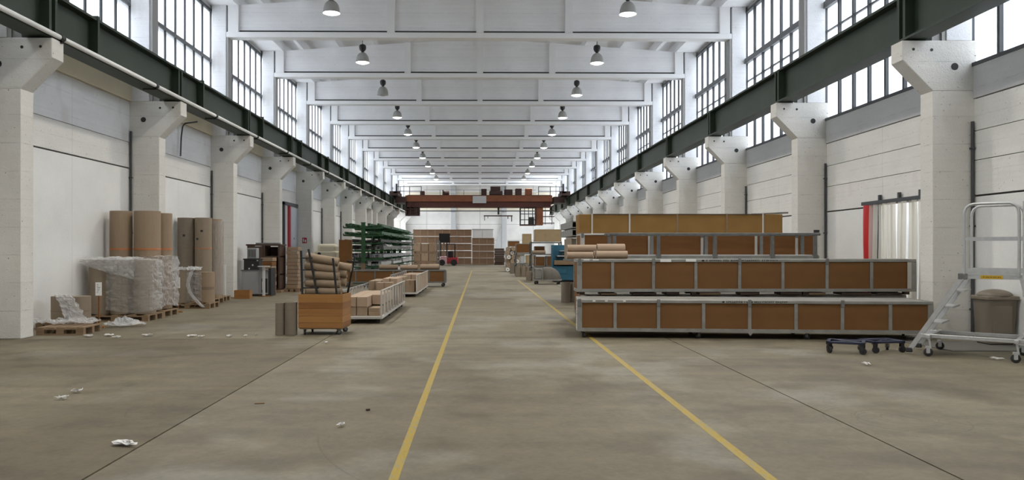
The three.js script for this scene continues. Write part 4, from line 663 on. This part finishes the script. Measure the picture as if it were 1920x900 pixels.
{
  flatCart('long flat cart with pale side posts, loaded with cartons, behind the plank cart', [-2.1, 16.75], 0.86, 5.15, 9, 0.72, null);
  const G = 'long cartons on the nearer flat cart', y = 0.152;
  carton('long carton on the nearer flat cart, lower left at its front end', G, 0.23, 0.2, 2.7, [-2.8, 16.95, y], 0, M.card, false); carton('long carton on the nearer flat cart, lower middle at its front end', G, 0.23, 0.2, 2.7, [-2.555, 16.95, y], 0, M.card, false);
  carton('long carton on the nearer flat cart, upper left at its front end', G, 0.23, 0.21, 2.7, [-2.8, 16.93, y + 0.2], 0, M.cardPink, false); carton('long carton on the nearer flat cart, upper middle at its front end', G, 0.23, 0.21, 2.7, [-2.555, 16.93, y + 0.2], 0, M.cardPink, false);
  carton('low carton on the nearer flat cart, bottom right beside the corner post', G, 0.25, 0.085, 2.3, [-2.29, 16.93, y], 0, M.cardDark, false); carton('low carton on the nearer flat cart, lying on the bottom right one', G, 0.24, 0.085, 2.3, [-2.3, 16.95, y + 0.085], 0, M.card, false); carton('long carton on the nearer flat cart, upper right and set back', G, 0.24, 0.22, 2.1, [-2.31, 17.6, y + 0.2], 0, M.cardPink, false);
  carton('carton at the middle of the nearer flat cart, standing above the side rail', G, 0.4, 0.6, 0.5, [-2.42, 19.75, y], 0, M.card); carton('tall carton at the far end of the nearer flat cart, right side', G, 0.38, 0.68, 1.4, [-2.34, 20.3, y], 0, M.cardPink); carton('tall carton at the far end of the nearer flat cart, left side', G, 0.32, 0.62, 1.5, [-2.73, 20.3, y], 0, M.card);
  flatCart('long flat cart farther up the aisle with pale board sides', [-2.1, 26], 0.9, 5.6, 8, 0.74, M.cardPink);
  const F = 'cartons on the farther flat cart'; carton('dark carton at the front of the farther flat cart', F, 0.3, 0.4, 0.9, [-2.35, 26.2, y], 0, M.cardDark); carton('pale carton at the front left of the farther flat cart', F, 0.34, 0.5, 1.6, [-2.72, 26.2, y], 0, M.card); carton('long carton at the back of the farther flat cart', F, 0.6, 0.52, 2.4, [-2.5, 28.4, y], 0, M.cardPink);
}
crate('wheeled brown panel crate across the aisle end in front of the green rack', 'panel crates left of the aisle', [-5.75, 33], 0, { L: 4.31, H: 0.72, dep: 0.8, cy: 0.17, posts: [0.5, 1.31, 2.08, 2.88, 3.6], lid: false, steel: M.galvDark });
tube('thick paper roll lying on the wheeled panel crate, left one', 'paper rolls on the wheeled crate', 0.11, 0.8, [-4.3, 33.3, 0.83], 4, M.card); tube('pale paper roll lying on the wheeled panel crate, middle one', 'paper rolls on the wheeled crate', 0.1, 0.75, [-3.4, 33.35, 0.82], -3, M.cardPink); tube('pale paper roll lying on the wheeled panel crate, right one', 'paper rolls on the wheeled crate', 0.12, 0.8, [-2.55, 33.4, 0.84], 2, M.cardPink);

// ---- green cantilever rack with its load
{
  const t = thing('cantilever_rack', 'green cantilever rack with many arms, running away along the left of the aisle', 'rack', [-5.4, 36.2]);
  const lv = [0.35, 0.75, 1.12, 1.5, 1.85, 2.2, 2.56];
  for (let i = 0; i < 6; i++) {
    const z = -i * 3.3; part(t, 'upright', [bx(-0.09, 0.09, 0.0, 2.82, z - 0.07, z + 0.07), bx(-0.11, 0.11, 2.8, 2.84, z - 0.09, z + 0.09)], M.rackGreen); part(t, 'base', bx(-0.8, 0.9, 0.0, 0.14, z - 0.07, z + 0.07), M.rackGreen);
    for (const y of lv) for (const s of [-1, 1]) part(t, 'arm', [bar(0.07, 0.07, [s * 0.09, y, z], [s * 0.92, y + 0.035, z]), bx(s * 0.9, s * 0.94, y + 0.03, y + 0.12, z - 0.03, z + 0.03)], M.rackGreen);
    if (i < 5) part(t, 'brace', [bar(0.03, 0.03, [0, 0.5, z], [0, 2.3, z - 3.3]), bar(0.03, 0.03, [0, 2.3, z], [0, 0.5, z - 3.3]), bx(-0.03, 0.03, 2.62, 2.7, z - 3.3, z)], M.rackGreen);
  }
  part(t, 'front_board', bx(-0.1, 0.1, 0.14, 0.95, 0.075, 0.1), M.woodOld, 'brown board on the front upright');
  const bars = (n, w, L, seed, h = 0.05) => { const R = rng(seed), o = []; for (let i = 0; i < n; i++) { const x = -w / 2 + (i + 0.5) * w / n, q = h * (0.5 + R() * 0.8); o.push(bx(x - w / n * 0.42, x + w / n * 0.42, 0, q, -L + R() * 0.6, -R() * 0.4)); } return o; };
  let n = 0; const put = (label, x, y, d, geo, mat, name = 'profile_bundle') => { n++; return solo(name, label, 'profiles', geo, mat, [x, d, y], 0, 'profile bundles on the green rack'); };
  for (const [li, nm] of [[6, 'top'], [5, 'second'], [4, 'third']]) for (const s of [-1, 1]) { const L = li === 6 ? 16 : 17; put(`dark bundle of long profiles on the ${s < 0 ? 'wall' : 'aisle'} side of the green rack, ${nm} level`, -5.4 + s * 0.52, lv[li] + 0.08, 36.0, bars(6, 0.66, L, li * 7 + s, li === 4 ? 0.14 : 0.12), li >= 5 ? M.rackGreen : M.black); }
  for (const [li, nm] of [[3, 'fourth'], [2, 'fifth']]) for (const s of [-1, 1]) put(`grey metal profiles on the ${s < 0 ? 'wall' : 'aisle'} side of the green rack, ${nm} level`, -5.4 + s * 0.52, lv[li] + 0.08, 36.6, bars(7, 0.66, 15, li * 5 + s, 0.17), li === 3 ? M.galvDark : M.grey);
  for (const [li, nm] of [[1, 'sixth'], [0, 'lowest']]) for (const s of [-1, 1]) for (let q = 0; q < 3; q++) put(`film-wrapped pale profile bundle on the ${s < 0 ? 'wall' : 'aisle'} side of the green rack, ${nm} level, ${['front', 'middle', 'rear'][q]} bundle`, -5.4 + s * 0.52, lv[li] + 0.08, 36.1 + q * 5.2, [...bars(4, 0.62, 4.7, li * 3 + s + q * 11, 0.17), sheet(10, 30, (u, v) => [(u - 0.5) * 0.64, 0.17 + 0.03 * Math.sin(v * 30), -v * 4.5], 0.06, 90 + n, 5)], q === 0 ? M.alu : M.greyPale);
  for (const s of [0]) put('white film hanging over the aisle side arms near the front of the green rack', -4.75, 1.58, 38.2 + s * 3.4, sheet(24, 40, (u, v) => [(u - 0.5) * 0.5, 0.1 + 0.12 * Math.sin(u * 3.14), -v * 2.2], 0.12, 120 + s, 6), M.filmThick, 'film_bundle');
}
// pallet rack with cartons farther on
{
  const t = thing('pallet_rack', 'low steel shelf with cartons beyond the green rack on the left', 'rack', [-4.25, 60]);
  for (const x of [-0.95, 0.95]) for (const z of [0, -3]) part(t, 'upright', bx(x - 0.05, x + 0.05, 0, 2.3, z - 0.05, z + 0.05), M.galvDark);
  for (const y of [0.62, 1.38]) { part(t, 'shelf', bx(-0.95, 0.95, y, y + 0.06, -3, 0.05), M.woodOld); }
  const G = 'cartons on the far left shelf', nm = ['bottom', 'middle', 'top'], cm = ['left', 'centre', 'right'];
  for (let j = 0; j < 3; j++) for (let i = 0; i < 3; i++) carton(`brown carton on the far left shelf, ${nm[j]} row ${cm[i]}`, G, 0.54, [0.5, 0.6, 0.62][j] - 0.05 * ((i + j) % 2), 0.8, [-4.25 + (i - 1) * 0.58, 59.98, [0.02, 0.685, 1.445][j]], 0, [M.card, M.cardDark, M.cardPink][(i + j) % 3]);
}

// ================================================================ FAR END
{ // overhead crane
  const t = thing('overhead_crane', 'rust-brown overhead travelling crane spanning the hall at the far end', 'crane', [0, 70, 0]);
  part(t, 'main_girder', [rb(-6.7, 6.5, 5.86, 6.42, -0.6, 0, 0.02)], M.crane); part(t, 'main_girder', rb(-6.7, 6.5, 5.4, 6.42, -2.4, -1.8, 0.02), M.crane);
  part(t, 'bottom_chord', [bx(-6.55, 6.4, 5.42, 5.86, -0.5, -0.16), bx(-6.55, 6.4, 5.38, 5.44, -0.6, 0.02)], M.craneShade);
  for (const s of [-1, 1]) {
    part(t, 'end_truck', [rb(s * 6.6, s * 7.6, 5.75, 6.3, -2.6, 0.15, 0.03), rb(s * 7.3, s * 8.05, 6.36, 6.75, -3, 0.6, 0.03)], M.craneBrown);
    for (const z of [0.3, -2.7]) part(t, 'wheel', cyl(0.17, [s * 7.84, 6.5, z], [s * 7.96, 6.5, z], 18), M.black);
    part(t, 'mast_post', rb(s * 7.4, s * 7.55, 6.3, 7.45, -0.1, 0.1, 0.01), M.frame);
    const r = []; for (const x of [5.25, 6.3, 7.15]) r.push(bx(s * x - 0.03, s * x + 0.03, 6.4, 7.2, 0.03, 0.09)); for (const y of [6.75, 7.17]) r.push(bx(s * 5.22, s * 7.45, y, y + 0.05, 0.03, 0.09)); part(t, 'railing', r, M.frame);
    part(t, 'buffer', rb(s * 7.1, s * 7.7, 6.55, 6.75, 0.2, 0.6, 0.03), M.craneBrown);
  }
  part(t, 'handrail', [bx(-5.2, 5.2, 6.72, 6.75, -2.4, -2.36), ...[-3.7, -1.5, 0, 1.4, 3.6].map((x) => bx(x - 0.02, x + 0.02, 6.4, 7.1, -2.4, -2.36)), bx(-5.2, 5.2, 7.07, 7.1, -2.4, -2.36)], M.frame);
  part(t, 'walkway', bx(-6.5, 6.4, 6.42, 6.46, -2.4, 0.0), M.craneBrown);
  part(t, 'trolley', [rb(0.85, 2.05, 6.5, 6.85, -2.2, -0.2, 0.05), cyl(0.36, [0.95, 6.95, -1.2], [1.85, 6.95, -1.2], 20), rb(0.1, 0.6, 6.46, 7.05, -1.4, -0.6, 0.03)], M.craneBrown);
  part(t, 'motor', [rb(2.2, 2.95, 6.46, 7.0, -1.3, -0.5, 0.05), bx(2.25, 2.32, 6.9, 7.3, -0.9, -0.85)], M.craneBrown); part(t, 'motor', rb(3.2, 3.78, 6.46, 7.08, -1.3, -0.5, 0.04), M.craneBrown); part(t, 'motor', rb(4.1, 4.72, 6.46, 7.08, -1.3, -0.5, 0.04), M.crane);
  part(t, 'motor', rb(-5.4, -5.0, 6.46, 6.85, -1.1, -0.5, 0.04), M.craneBrown); part(t, 'motor', [cyl(0.2, [-3.4, 6.66, -0.8], [-2.8, 6.66, -0.8], 14), rb(-3.4, -3.3, 6.46, 6.95, -1, -0.6, 0.01)], M.craneBrown);
  part(t, 'load_plate', bx(-0.66, 0.56, 5.72, 6.36, 0.0, 0.03), M.greyPale, 'pale grey load plate');
  const cab = part(t, 'cab', [bx(3.62, 5.05, 3.72, 3.82, -1.4, -0.1), bx(3.62, 5.05, 5.3, 5.4, -1.4, -0.1)], M.craneBrown);
  part(cab, 'window_bars', [...[3.62, 3.98, 4.34, 4.7, 4.99].map((x) => bx(x, x + 0.06, 3.8, 5.3, -0.16, -0.1)), ...[4.2, 4.72].map((y) => bx(3.62, 5.05, y, y + 0.07, -0.16, -0.1)), bx(3.62, 3.68, 3.8, 5.3, -1.4, -1.34)], M.black);
  part(cab, 'seat', rb(4.4, 4.9, 3.82, 4.5, -0.9, -0.5, 0.05), M.frame);
  part(t, 'cab_post', rb(4.98, 5.68, 3.75, 5.86, -1.2, -0.2, 0.02), M.crane);
  part(t, 'access_ladder', [bx(5.85, 5.9, 3.8, 6.3, -0.2, -0.15), bx(6.45, 6.5, 3.8, 6.3, -0.2, -0.15), ...[3.9, 4.5, 5.05].map((y) => bx(5.68, 6.7, y, y + 0.07, -0.6, -0.15))], M.craneBrown);
  part(t, 'basket', [bx(-6.7, -5.45, 4.6, 4.7, -1, 0.0), ...[-6.7, -6.3, -5.9, -5.5].map((x) => bx(x, x + 0.07, 4.7, 5.8, -0.05, 0.02)), bx(-6.7, -5.45, 5.15, 5.22, -0.05, 0.02), bx(-6.7, -5.45, 4.7, 5.75, -1, -0.95), rb(-6.5, -5.7, 4.72, 5.35, -0.8, -0.3, 0.04)], M.craneBrown);
  part(t, 'hoist_rope', [bx(1.6, 1.76, 4.75, 5.5, -1.25, -1.1)], M.frame); part(t, 'spreader_beam', [bx(0.34, 2.97, 4.58, 4.68, -1.25, -1.1), bx(0.38, 0.44, 4.2, 4.58, -1.2, -1.15), bx(2.85, 2.93, 4.1, 4.58, -1.2, -1.15), bx(0.7, 0.75, 4.4, 4.58, -1.2, -1.15), bx(2.5, 2.58, 4.35, 4.58, -1.2, -1.15)], M.craneBrown);
}
{ // stacks at the far end
  const G = 'panel crates stacked at the far end', o = (L, n, H) => ({ L, H, dep: 1.1, cy: 0.05, posts: Array.from({ length: n - 1 }, (_, i) => (i + 1) * L / n), mat: M.boardFar, steel: M.cardDark, castor: false, lid: false, rail: 0.05, back: false });
  for (let i = 0; i < 5; i++) crate(`long brown crate in the wide far stack behind the forklift, ${ORD[i]} from the floor`, G, [-6.68, 78, i * 0.713], 0, o(5.84, 8, 0.71));
  for (let i = 0; i < 4; i++) crate(`short brown crate in the narrow far stack, ${ORD[i]} from the floor`, G, [-0.8, 78.05, i * 0.68], 0, o(2.22, 3, 0.675));
  const p = thing('cabinet', 'pale grey cabinet rising behind the right stack at the far end', 'cabinet', [0.25, 80]); part(p, 'body', rb(-1.05, 1.1, 0, 3.6, -0.6, 0, 0.03), M.wallGrey); part(p, 'top_edge', bx(-1.08, 1.13, 3.58, 3.66, -0.62, 0.03), M.grey); for (const x of [-0.02]) part(p, 'door_gap', bx(x, x + 0.02, 0.1, 3.5, 0, 0.004), M.frame);
  const d = thing('dark_stack', 'dark brown stack of boards right of the crate stacks at the far end', 'boards', [1.95, 78]); for (let i = 0; i < 7; i++) part(d, 'board', bx(-0.5 + 0.03 * (i % 2), 0.46 + 0.05 * (i % 3), i * 0.24, i * 0.24 + 0.225, -1, 0.05 * (i % 2)), M.woodDark);
  const f = thing('forklift', 'red forklift truck with a tall black mast at the far end of the aisle', 'forklift', [-3.0, 75.4]);
  part(f, 'chassis', [rb(-0.2, 0.85, 0.25, 0.78, -1.6, 0, 0.06, 2)], M.redDull); part(f, 'side_panel', rb(-0.88, -0.2, 0.1, 0.9, -1.5, 0.05, 0.06, 2), std({ color: lin(0.72, 0.45, 0.48), roughness: 0.4 }), 'body panel coloured pale pink for a light reflection');  // the pale pink of the side panel stands for a light reflection
  for (const x of [-0.85, -0.25]) part(f, 'mast_rail', bx(x, x + 0.1, 0.6, 3.1, -0.15, 0.0), M.black); part(f, 'mast_cylinder', cyl(0.05, [-0.5, 0.7, -0.08], [-0.5, 2.4, -0.08], 10), M.grey);
  part(f, 'carriage', [bx(-0.95, 0.1, 2.25, 3.1, 0, 0.08), ...[-0.9, -0.5, 0].map((x) => bx(x, x + 0.08, 2.1, 2.3, 0.0, 0.2))], M.black); part(f, 'overhead_guard', [bx(-0.3, 0.6, 2.05, 2.12, -1.4, -0.1), bx(0.52, 0.58, 0.75, 2.05, -0.2, -0.14), bx(0.52, 0.58, 0.75, 2.05, -1.4, -1.34)], M.black);
  part(f, 'seat', rb(-0.15, 0.4, 0.78, 1.4, -1.1, -0.6, 0.06), M.black); for (const x of [-0.65, 0.5]) part(f, 'wheel', cyl(0.3, [x - 0.02, 0.3, 0.02], [x - 0.02, 0.3, 0.14], 18), M.rubber); part(f, 'rear_wheel', cyl(0.3, [0.48, 0.3, -1.6], [0.48, 0.3, -1.35], 18), M.rubber);
}
// ================================================================ RIGHT BACKGROUND
{
  // blue workbench
  const b = thing('workbench', 'blue workbench cabinet with a wooden top beside the crates on the right', 'workbench', [3.5, 37.6]);
  part(b, 'back_panel', rb(0, 1.4, 0.15, 1.8, -0.8, -0.72, 0.01), M.blue); part(b, 'side_panel', rb(0, 0.06, 0.1, 1.7, -0.72, -0.1, 0.01), M.blue); part(b, 'lower_cabinet', rb(0.05, 1.4, 0.1, 0.78, -0.7, 0, 0.012), M.blue); part(b, 'worktop', rb(0.08, 1.45, 0.84, 1.04, -0.7, 0.1, 0.01), M.woodOld); part(b, 'drawer', rb(0.12, 0.7, 0.42, 0.74, 0, 0.02, 0.006), M.blue); part(b, 'shelf', [bx(0.25, 1.2, 1.24, 1.28, -0.72, -0.3), bx(0.4, 1.0, 1.5, 1.53, -0.72, -0.45)], M.greyPale); part(b, 'base', bx(0.05, 1.35, 0, 0.1, -0.68, -0.06), M.black);
  solo('tool_case', 'small black case on the shelf of the blue workbench', 'case', rb(0, 0.28, 0, 0.11, -0.2, 0, 0.015), M.black, [4.0, 37.97, 1.283]);
  tube('pale cardboard roll lying behind the others on the second crate, upper one', 'rolls on the second crate', 0.078, 0.84, [1.87, 16.72, 1.615], 0, M.cardPink); tube('pale cardboard roll lying behind the others on the second crate, lower front one', 'rolls on the second crate', 0.076, 0.86, [1.85, 16.64, 1.466], 0, M.cardPink); tube('pale cardboard roll lying behind the others on the second crate, lower rear one', 'rolls on the second crate', 0.076, 0.84, [1.88, 16.8, 1.466], 0, M.cardPink);
  // profiles with dark openings left of topmost crate
  const q = thing('profile_rack', 'pale metal profiles with dark open ends left of the topmost crate', 'profiles', [2.8, 22.2]);
  for (const x of [0, 0.9]) part(q, 'upright', bx(x, x + 0.06, 0, 2.45, -0.06, 0), M.galvDark); part(q, 'shelf', bx(-0.2, 0.96, 1.25, 1.3, -2.2, 0), M.galvDark); part(q, 'box', bx(-0.18, 0.9, 1.3, 1.9, -2, -0.1), M.cardGrey);
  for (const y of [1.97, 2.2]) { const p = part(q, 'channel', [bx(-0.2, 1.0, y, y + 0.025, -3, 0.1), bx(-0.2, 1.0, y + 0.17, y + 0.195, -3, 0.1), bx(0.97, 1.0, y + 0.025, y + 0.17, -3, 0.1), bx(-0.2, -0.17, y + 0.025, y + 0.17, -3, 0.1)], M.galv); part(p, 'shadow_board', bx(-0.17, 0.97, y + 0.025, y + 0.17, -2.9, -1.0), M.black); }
  // tarpaulin trolley
  const c = thing('trolley', 'grey wheeled trolley with a rounded brown tarpaulin load on the right of the aisle', 'trolley', [3.0, 35.3], -12); part(c, 'deck', bx(-0.6, 0.62, 0.16, 0.22, -0.8, 0), M.galv); part(c, 'frame', [bx(-0.62, -0.58, 0.16, 0.76, -0.02, 0.02), bx(-0.18, -0.14, 0.16, 0.78, -0.02, 0.02), bx(-0.62, -0.14, 0.72, 0.76, -0.02, 0.02)], M.galv);
  { const g = new THREE.SphereGeometry(0.6, 28, 14, 0, Math.PI * 2, 0, Math.PI / 2); const p = g.attributes.position; for (let i = 0; i < p.count; i++) { const k = 1 + 0.06 * Math.sin(9 * Math.atan2(p.getZ(i), p.getX(i))); p.setXYZ(i, p.getX(i) * 1.0 * k, p.getY(i) * 0.95, p.getZ(i) * 0.62 * k); } g.computeVertexNormals(); part(c, 'tarpaulin', metres(g.translate(0.02, 0.22, -0.4)), std({ color: lin(0.13, 0.115, 0.095), roughness: 0.8 })); }
  part(c, 'bag', rb(-0.55, -0.2, 0.22, 0.72, -0.7, -0.06, 0.06, 2), M.galv); for (const x of [-0.5, 0.5]) for (const z of [-0.08, -0.72]) caster(c, x, z, 0.16, 0.07, x);
  // row of racks with crates
  const rk = (label, x, d, w, lv) => { const t = thing('storage_rack', label, 'rack', [x, d]); for (const a of [0, w - 0.07]) for (const z of [0, -1.1]) part(t, 'upright', bx(a, a + 0.07, 0, lv[lv.length - 1] + 0.08, z - 0.07, z), M.galvDark); for (const y of lv) part(t, 'shelf', bx(0, w, y, y + 0.07, -1.17, 0), M.galv); return t; };
  rk('grey storage rack beyond the blue workbench, nearer one', 2.6, 40, 1.6, [0.62, 1.28, 1.9]);
  const bxs = (label, x, d, y, w, h, dp, m, name = 'case') => { const t = thing(name, label, 'case', [x, d, y], 0, 'cases on the right-hand racks'); const e = 0.02; part(t, 'body', bx(0, w, 0, h, -dp, 0), m); part(t, 'edge_frame', [bx(-e, w + e, h - e, h + e, -0.02, 0.015), bx(-e, w + e, 0, 2 * e, -0.02, 0.015), bx(-e, e, 0, h, -0.02, 0.015), bx(w - e, w + e, 0, h, -0.02, 0.015)], m === M.boardTan ? M.boardTan : M.galv); return t; };
  bxs('tan board case on top of the nearer grey rack, left one', 2.82, 40, 1.99, 0.56, 0.6, 1, M.boardTan); bxs('tan board case on top of the nearer grey rack, right one', 3.42, 40, 1.99, 0.74, 0.6, 1, M.boardTan);
  bxs('brown case on the middle shelf of the nearer grey rack', 2.84, 40.4, 1.37, 0.5, 0.36, 0.7, M.board2); bxs('dark brown case on the bottom shelf of the nearer grey rack', 2.84, 40, 0.71, 0.5, 0.5, 1, M.board); bxs('narrow brown case on the bottom shelf of the nearer grey rack, right one', 3.42, 40, 0.71, 0.3, 0.52, 1, M.board);
  tube('long pale roll lying across the front of the nearer grey rack', 'rolls in the right-hand racks', 0.09, 0.75, [2.62, 40.16, 1.445], 0, M.cardPink);
  for (let i = 0; i < 2; i++) standTube(`pale roll standing at the foot of the nearer grey rack, ${['left', 'right'][i]} one`, 'rolls at the foot of the nearer rack', 0.14, [0.5, 0.44][i], [2.45 + i * 0.3, 39.2], M.cardGrey);
  rk('grey storage rack beyond the blue workbench, second one', 2.1, 46, 1.2, [0.65, 1.28]);
  bxs('brown case on top of the second grey rack', 2.12, 46, 1.36, 0.86, 0.55, 1, M.board2); bxs('tan case standing on the brown case of the second grey rack', 2.52, 46, 1.93, 0.5, 0.55, 0.8, M.boardTan); bxs('tan case on the lower shelf of the second grey rack', 2.72, 46, 0.73, 0.4, 0.5, 0.8, M.boardTan); bxs('white case on the lower shelf of the second grey rack', 2.36, 46, 0.73, 0.26, 0.5, 0.8, M.greyPale);
  for (let i = 0; i < 3; i++) standTube(`pale roll standing at the foot of the second grey rack, ${['left', 'middle', 'right'][i]} one`, 'rolls at the foot of the second rack', 0.15, 0.58, [2.2 + i * 0.32, 45.3], M.cardGrey);
  // stack of lying tubes with pale ends
  const N = ['bottom', 'second', 'third', 'fourth', 'fifth', 'top'];
  for (let j = 0; j < 6; j++) for (let i = 0; i < 3; i++) { const t = thing('paper_roll', `paper roll with a pale end in the far right pile, ${N[j]} row ${['left', 'middle', 'right'][i]}`, 'roll', [1.95 + i * 0.33 + (j % 2) * 0.08, 55 + 0.1 * ((i + j) % 3), 0.16 + j * 0.29], 0, 'paper rolls piled on the far right'); part(t, 'body', rot(cyl(0.15, [0, -2, 0], [0, 0, 0], 16), 'X', Math.PI / 2), [M.cardGrey, M.card][(i + j) % 2]); part(t, 'end', rot(ring(0.14, 0.05, 0.01, 16), 'X', Math.PI / 2), (i * 2 + j) % 3 ? M.cardPink : M.white); }
  bxs('brown case on top of the far right pile of paper rolls', 2.0, 55.6, 1.765, 0.8, 0.4, 1, M.board2);
  for (let i = 0; i < 4; i++) standTube(`grey roll standing in the far right row, ${ORD[i]} from the left`, 'rolls standing in the far right row', 0.17, 0.7, [2.1 + i * 0.38, 50.6], M.cardTube);
  for (let i = 0; i < 5; i++) bxs(`pale case in the far right row beyond the paper rolls, ${ORD[i]} from the front`, 2.3 + 0.1 * (i % 2), 60 + i * 2.6, 0, 1.1, 1.2 + 0.25 * (i % 3), 1.8, [M.boardTan, M.greyPale, M.board2][i % 3]);
}
// ================================================================ SCRAPS ON THE FLOOR
{
  const P = [[-2.88, 6.38, 0.24, 'largest torn paper scrap on the near floor by the dark floor joint'], [-4.43, 8.33, 0.13, 'torn paper scrap on the left floor, nearer of a pair'], [-4.49, 8.73, 0.14, 'torn paper scrap on the left floor, farther of a pair'], [-1.25, 7.05, 0.1, 'small paper scrap between the floor joint and the left yellow line'], [-2.59, 13.18, 0.09, 'tiny paper scrap in front of the plank cart'], [5.32, 10.67, 0.17, 'white crumpled scrap in front of the navy dollies'], [7.44, 11.16, 0.2, 'white crumpled scrap by the ladder caster'], [-7.13, 14.28, 0.3, 'white film scrap in front of the nearest pallet, first from the left'], [-6.82, 14.45, 0.24, 'white film scrap in front of the nearest pallet, second from the left'], [-6.53, 14.1, 0.16, 'white film scrap in front of the nearest pallet, third from the left'], [-6.1, 14.4, 0.22, 'white film scrap in front of the nearest pallet, fourth from the left'], [-5.24, 14.25, 0.18, 'white scrap on the left floor, first of a loose row'], [-5.03, 14.16, 0.14, 'white scrap on the left floor, second of a loose row'], [-4.56, 14.24, 0.16, 'white scrap on the left floor, third of a loose row'], [-4.27, 14.24, 0.13, 'white scrap on the left floor, fourth of a loose row'], [-4.12, 14.41, 0.08, 'white scrap on the left floor, last of a loose row']];
  P.forEach(([x, d, w, l], i) => solo('paper_scrap', l, 'scrap', sheet(14, 10, (u, v) => { const a = u * 6.283, r = v * (0.45 + 0.75 * hash((u * 9) | 0, i, 3)); return [Math.cos(a) * r * w / 2, 0.004 + 0.01 * v, Math.sin(a) * r * w * 0.26 + (i ? 0 : Math.cos(a) * r * 0.05)]; }, 0.045, 300 + i, 6), std({ color: lin(0.72, 0.71, 0.68), roughness: 0.8, side: THREE.DoubleSide }), [x, d], 20 * i, 'scraps on the floor'));
  solo('wood_chip', 'small dark wood chip on the floor left of the left yellow line', 'scrap', rb(-0.02, 0.02, 0, 0.02, -0.012, 0.012, 0.004), M.woodDark, [-1.11, 7.74], 30);
  solo('wood_chip', 'dark chip on the floor just right of the floor joint', 'scrap', rb(-0.05, 0.05, 0, 0.012, -0.012, 0.012, 0.004), M.woodOld, [-2.28, 8.1], 10);
}
renderer.render(scene, camera);
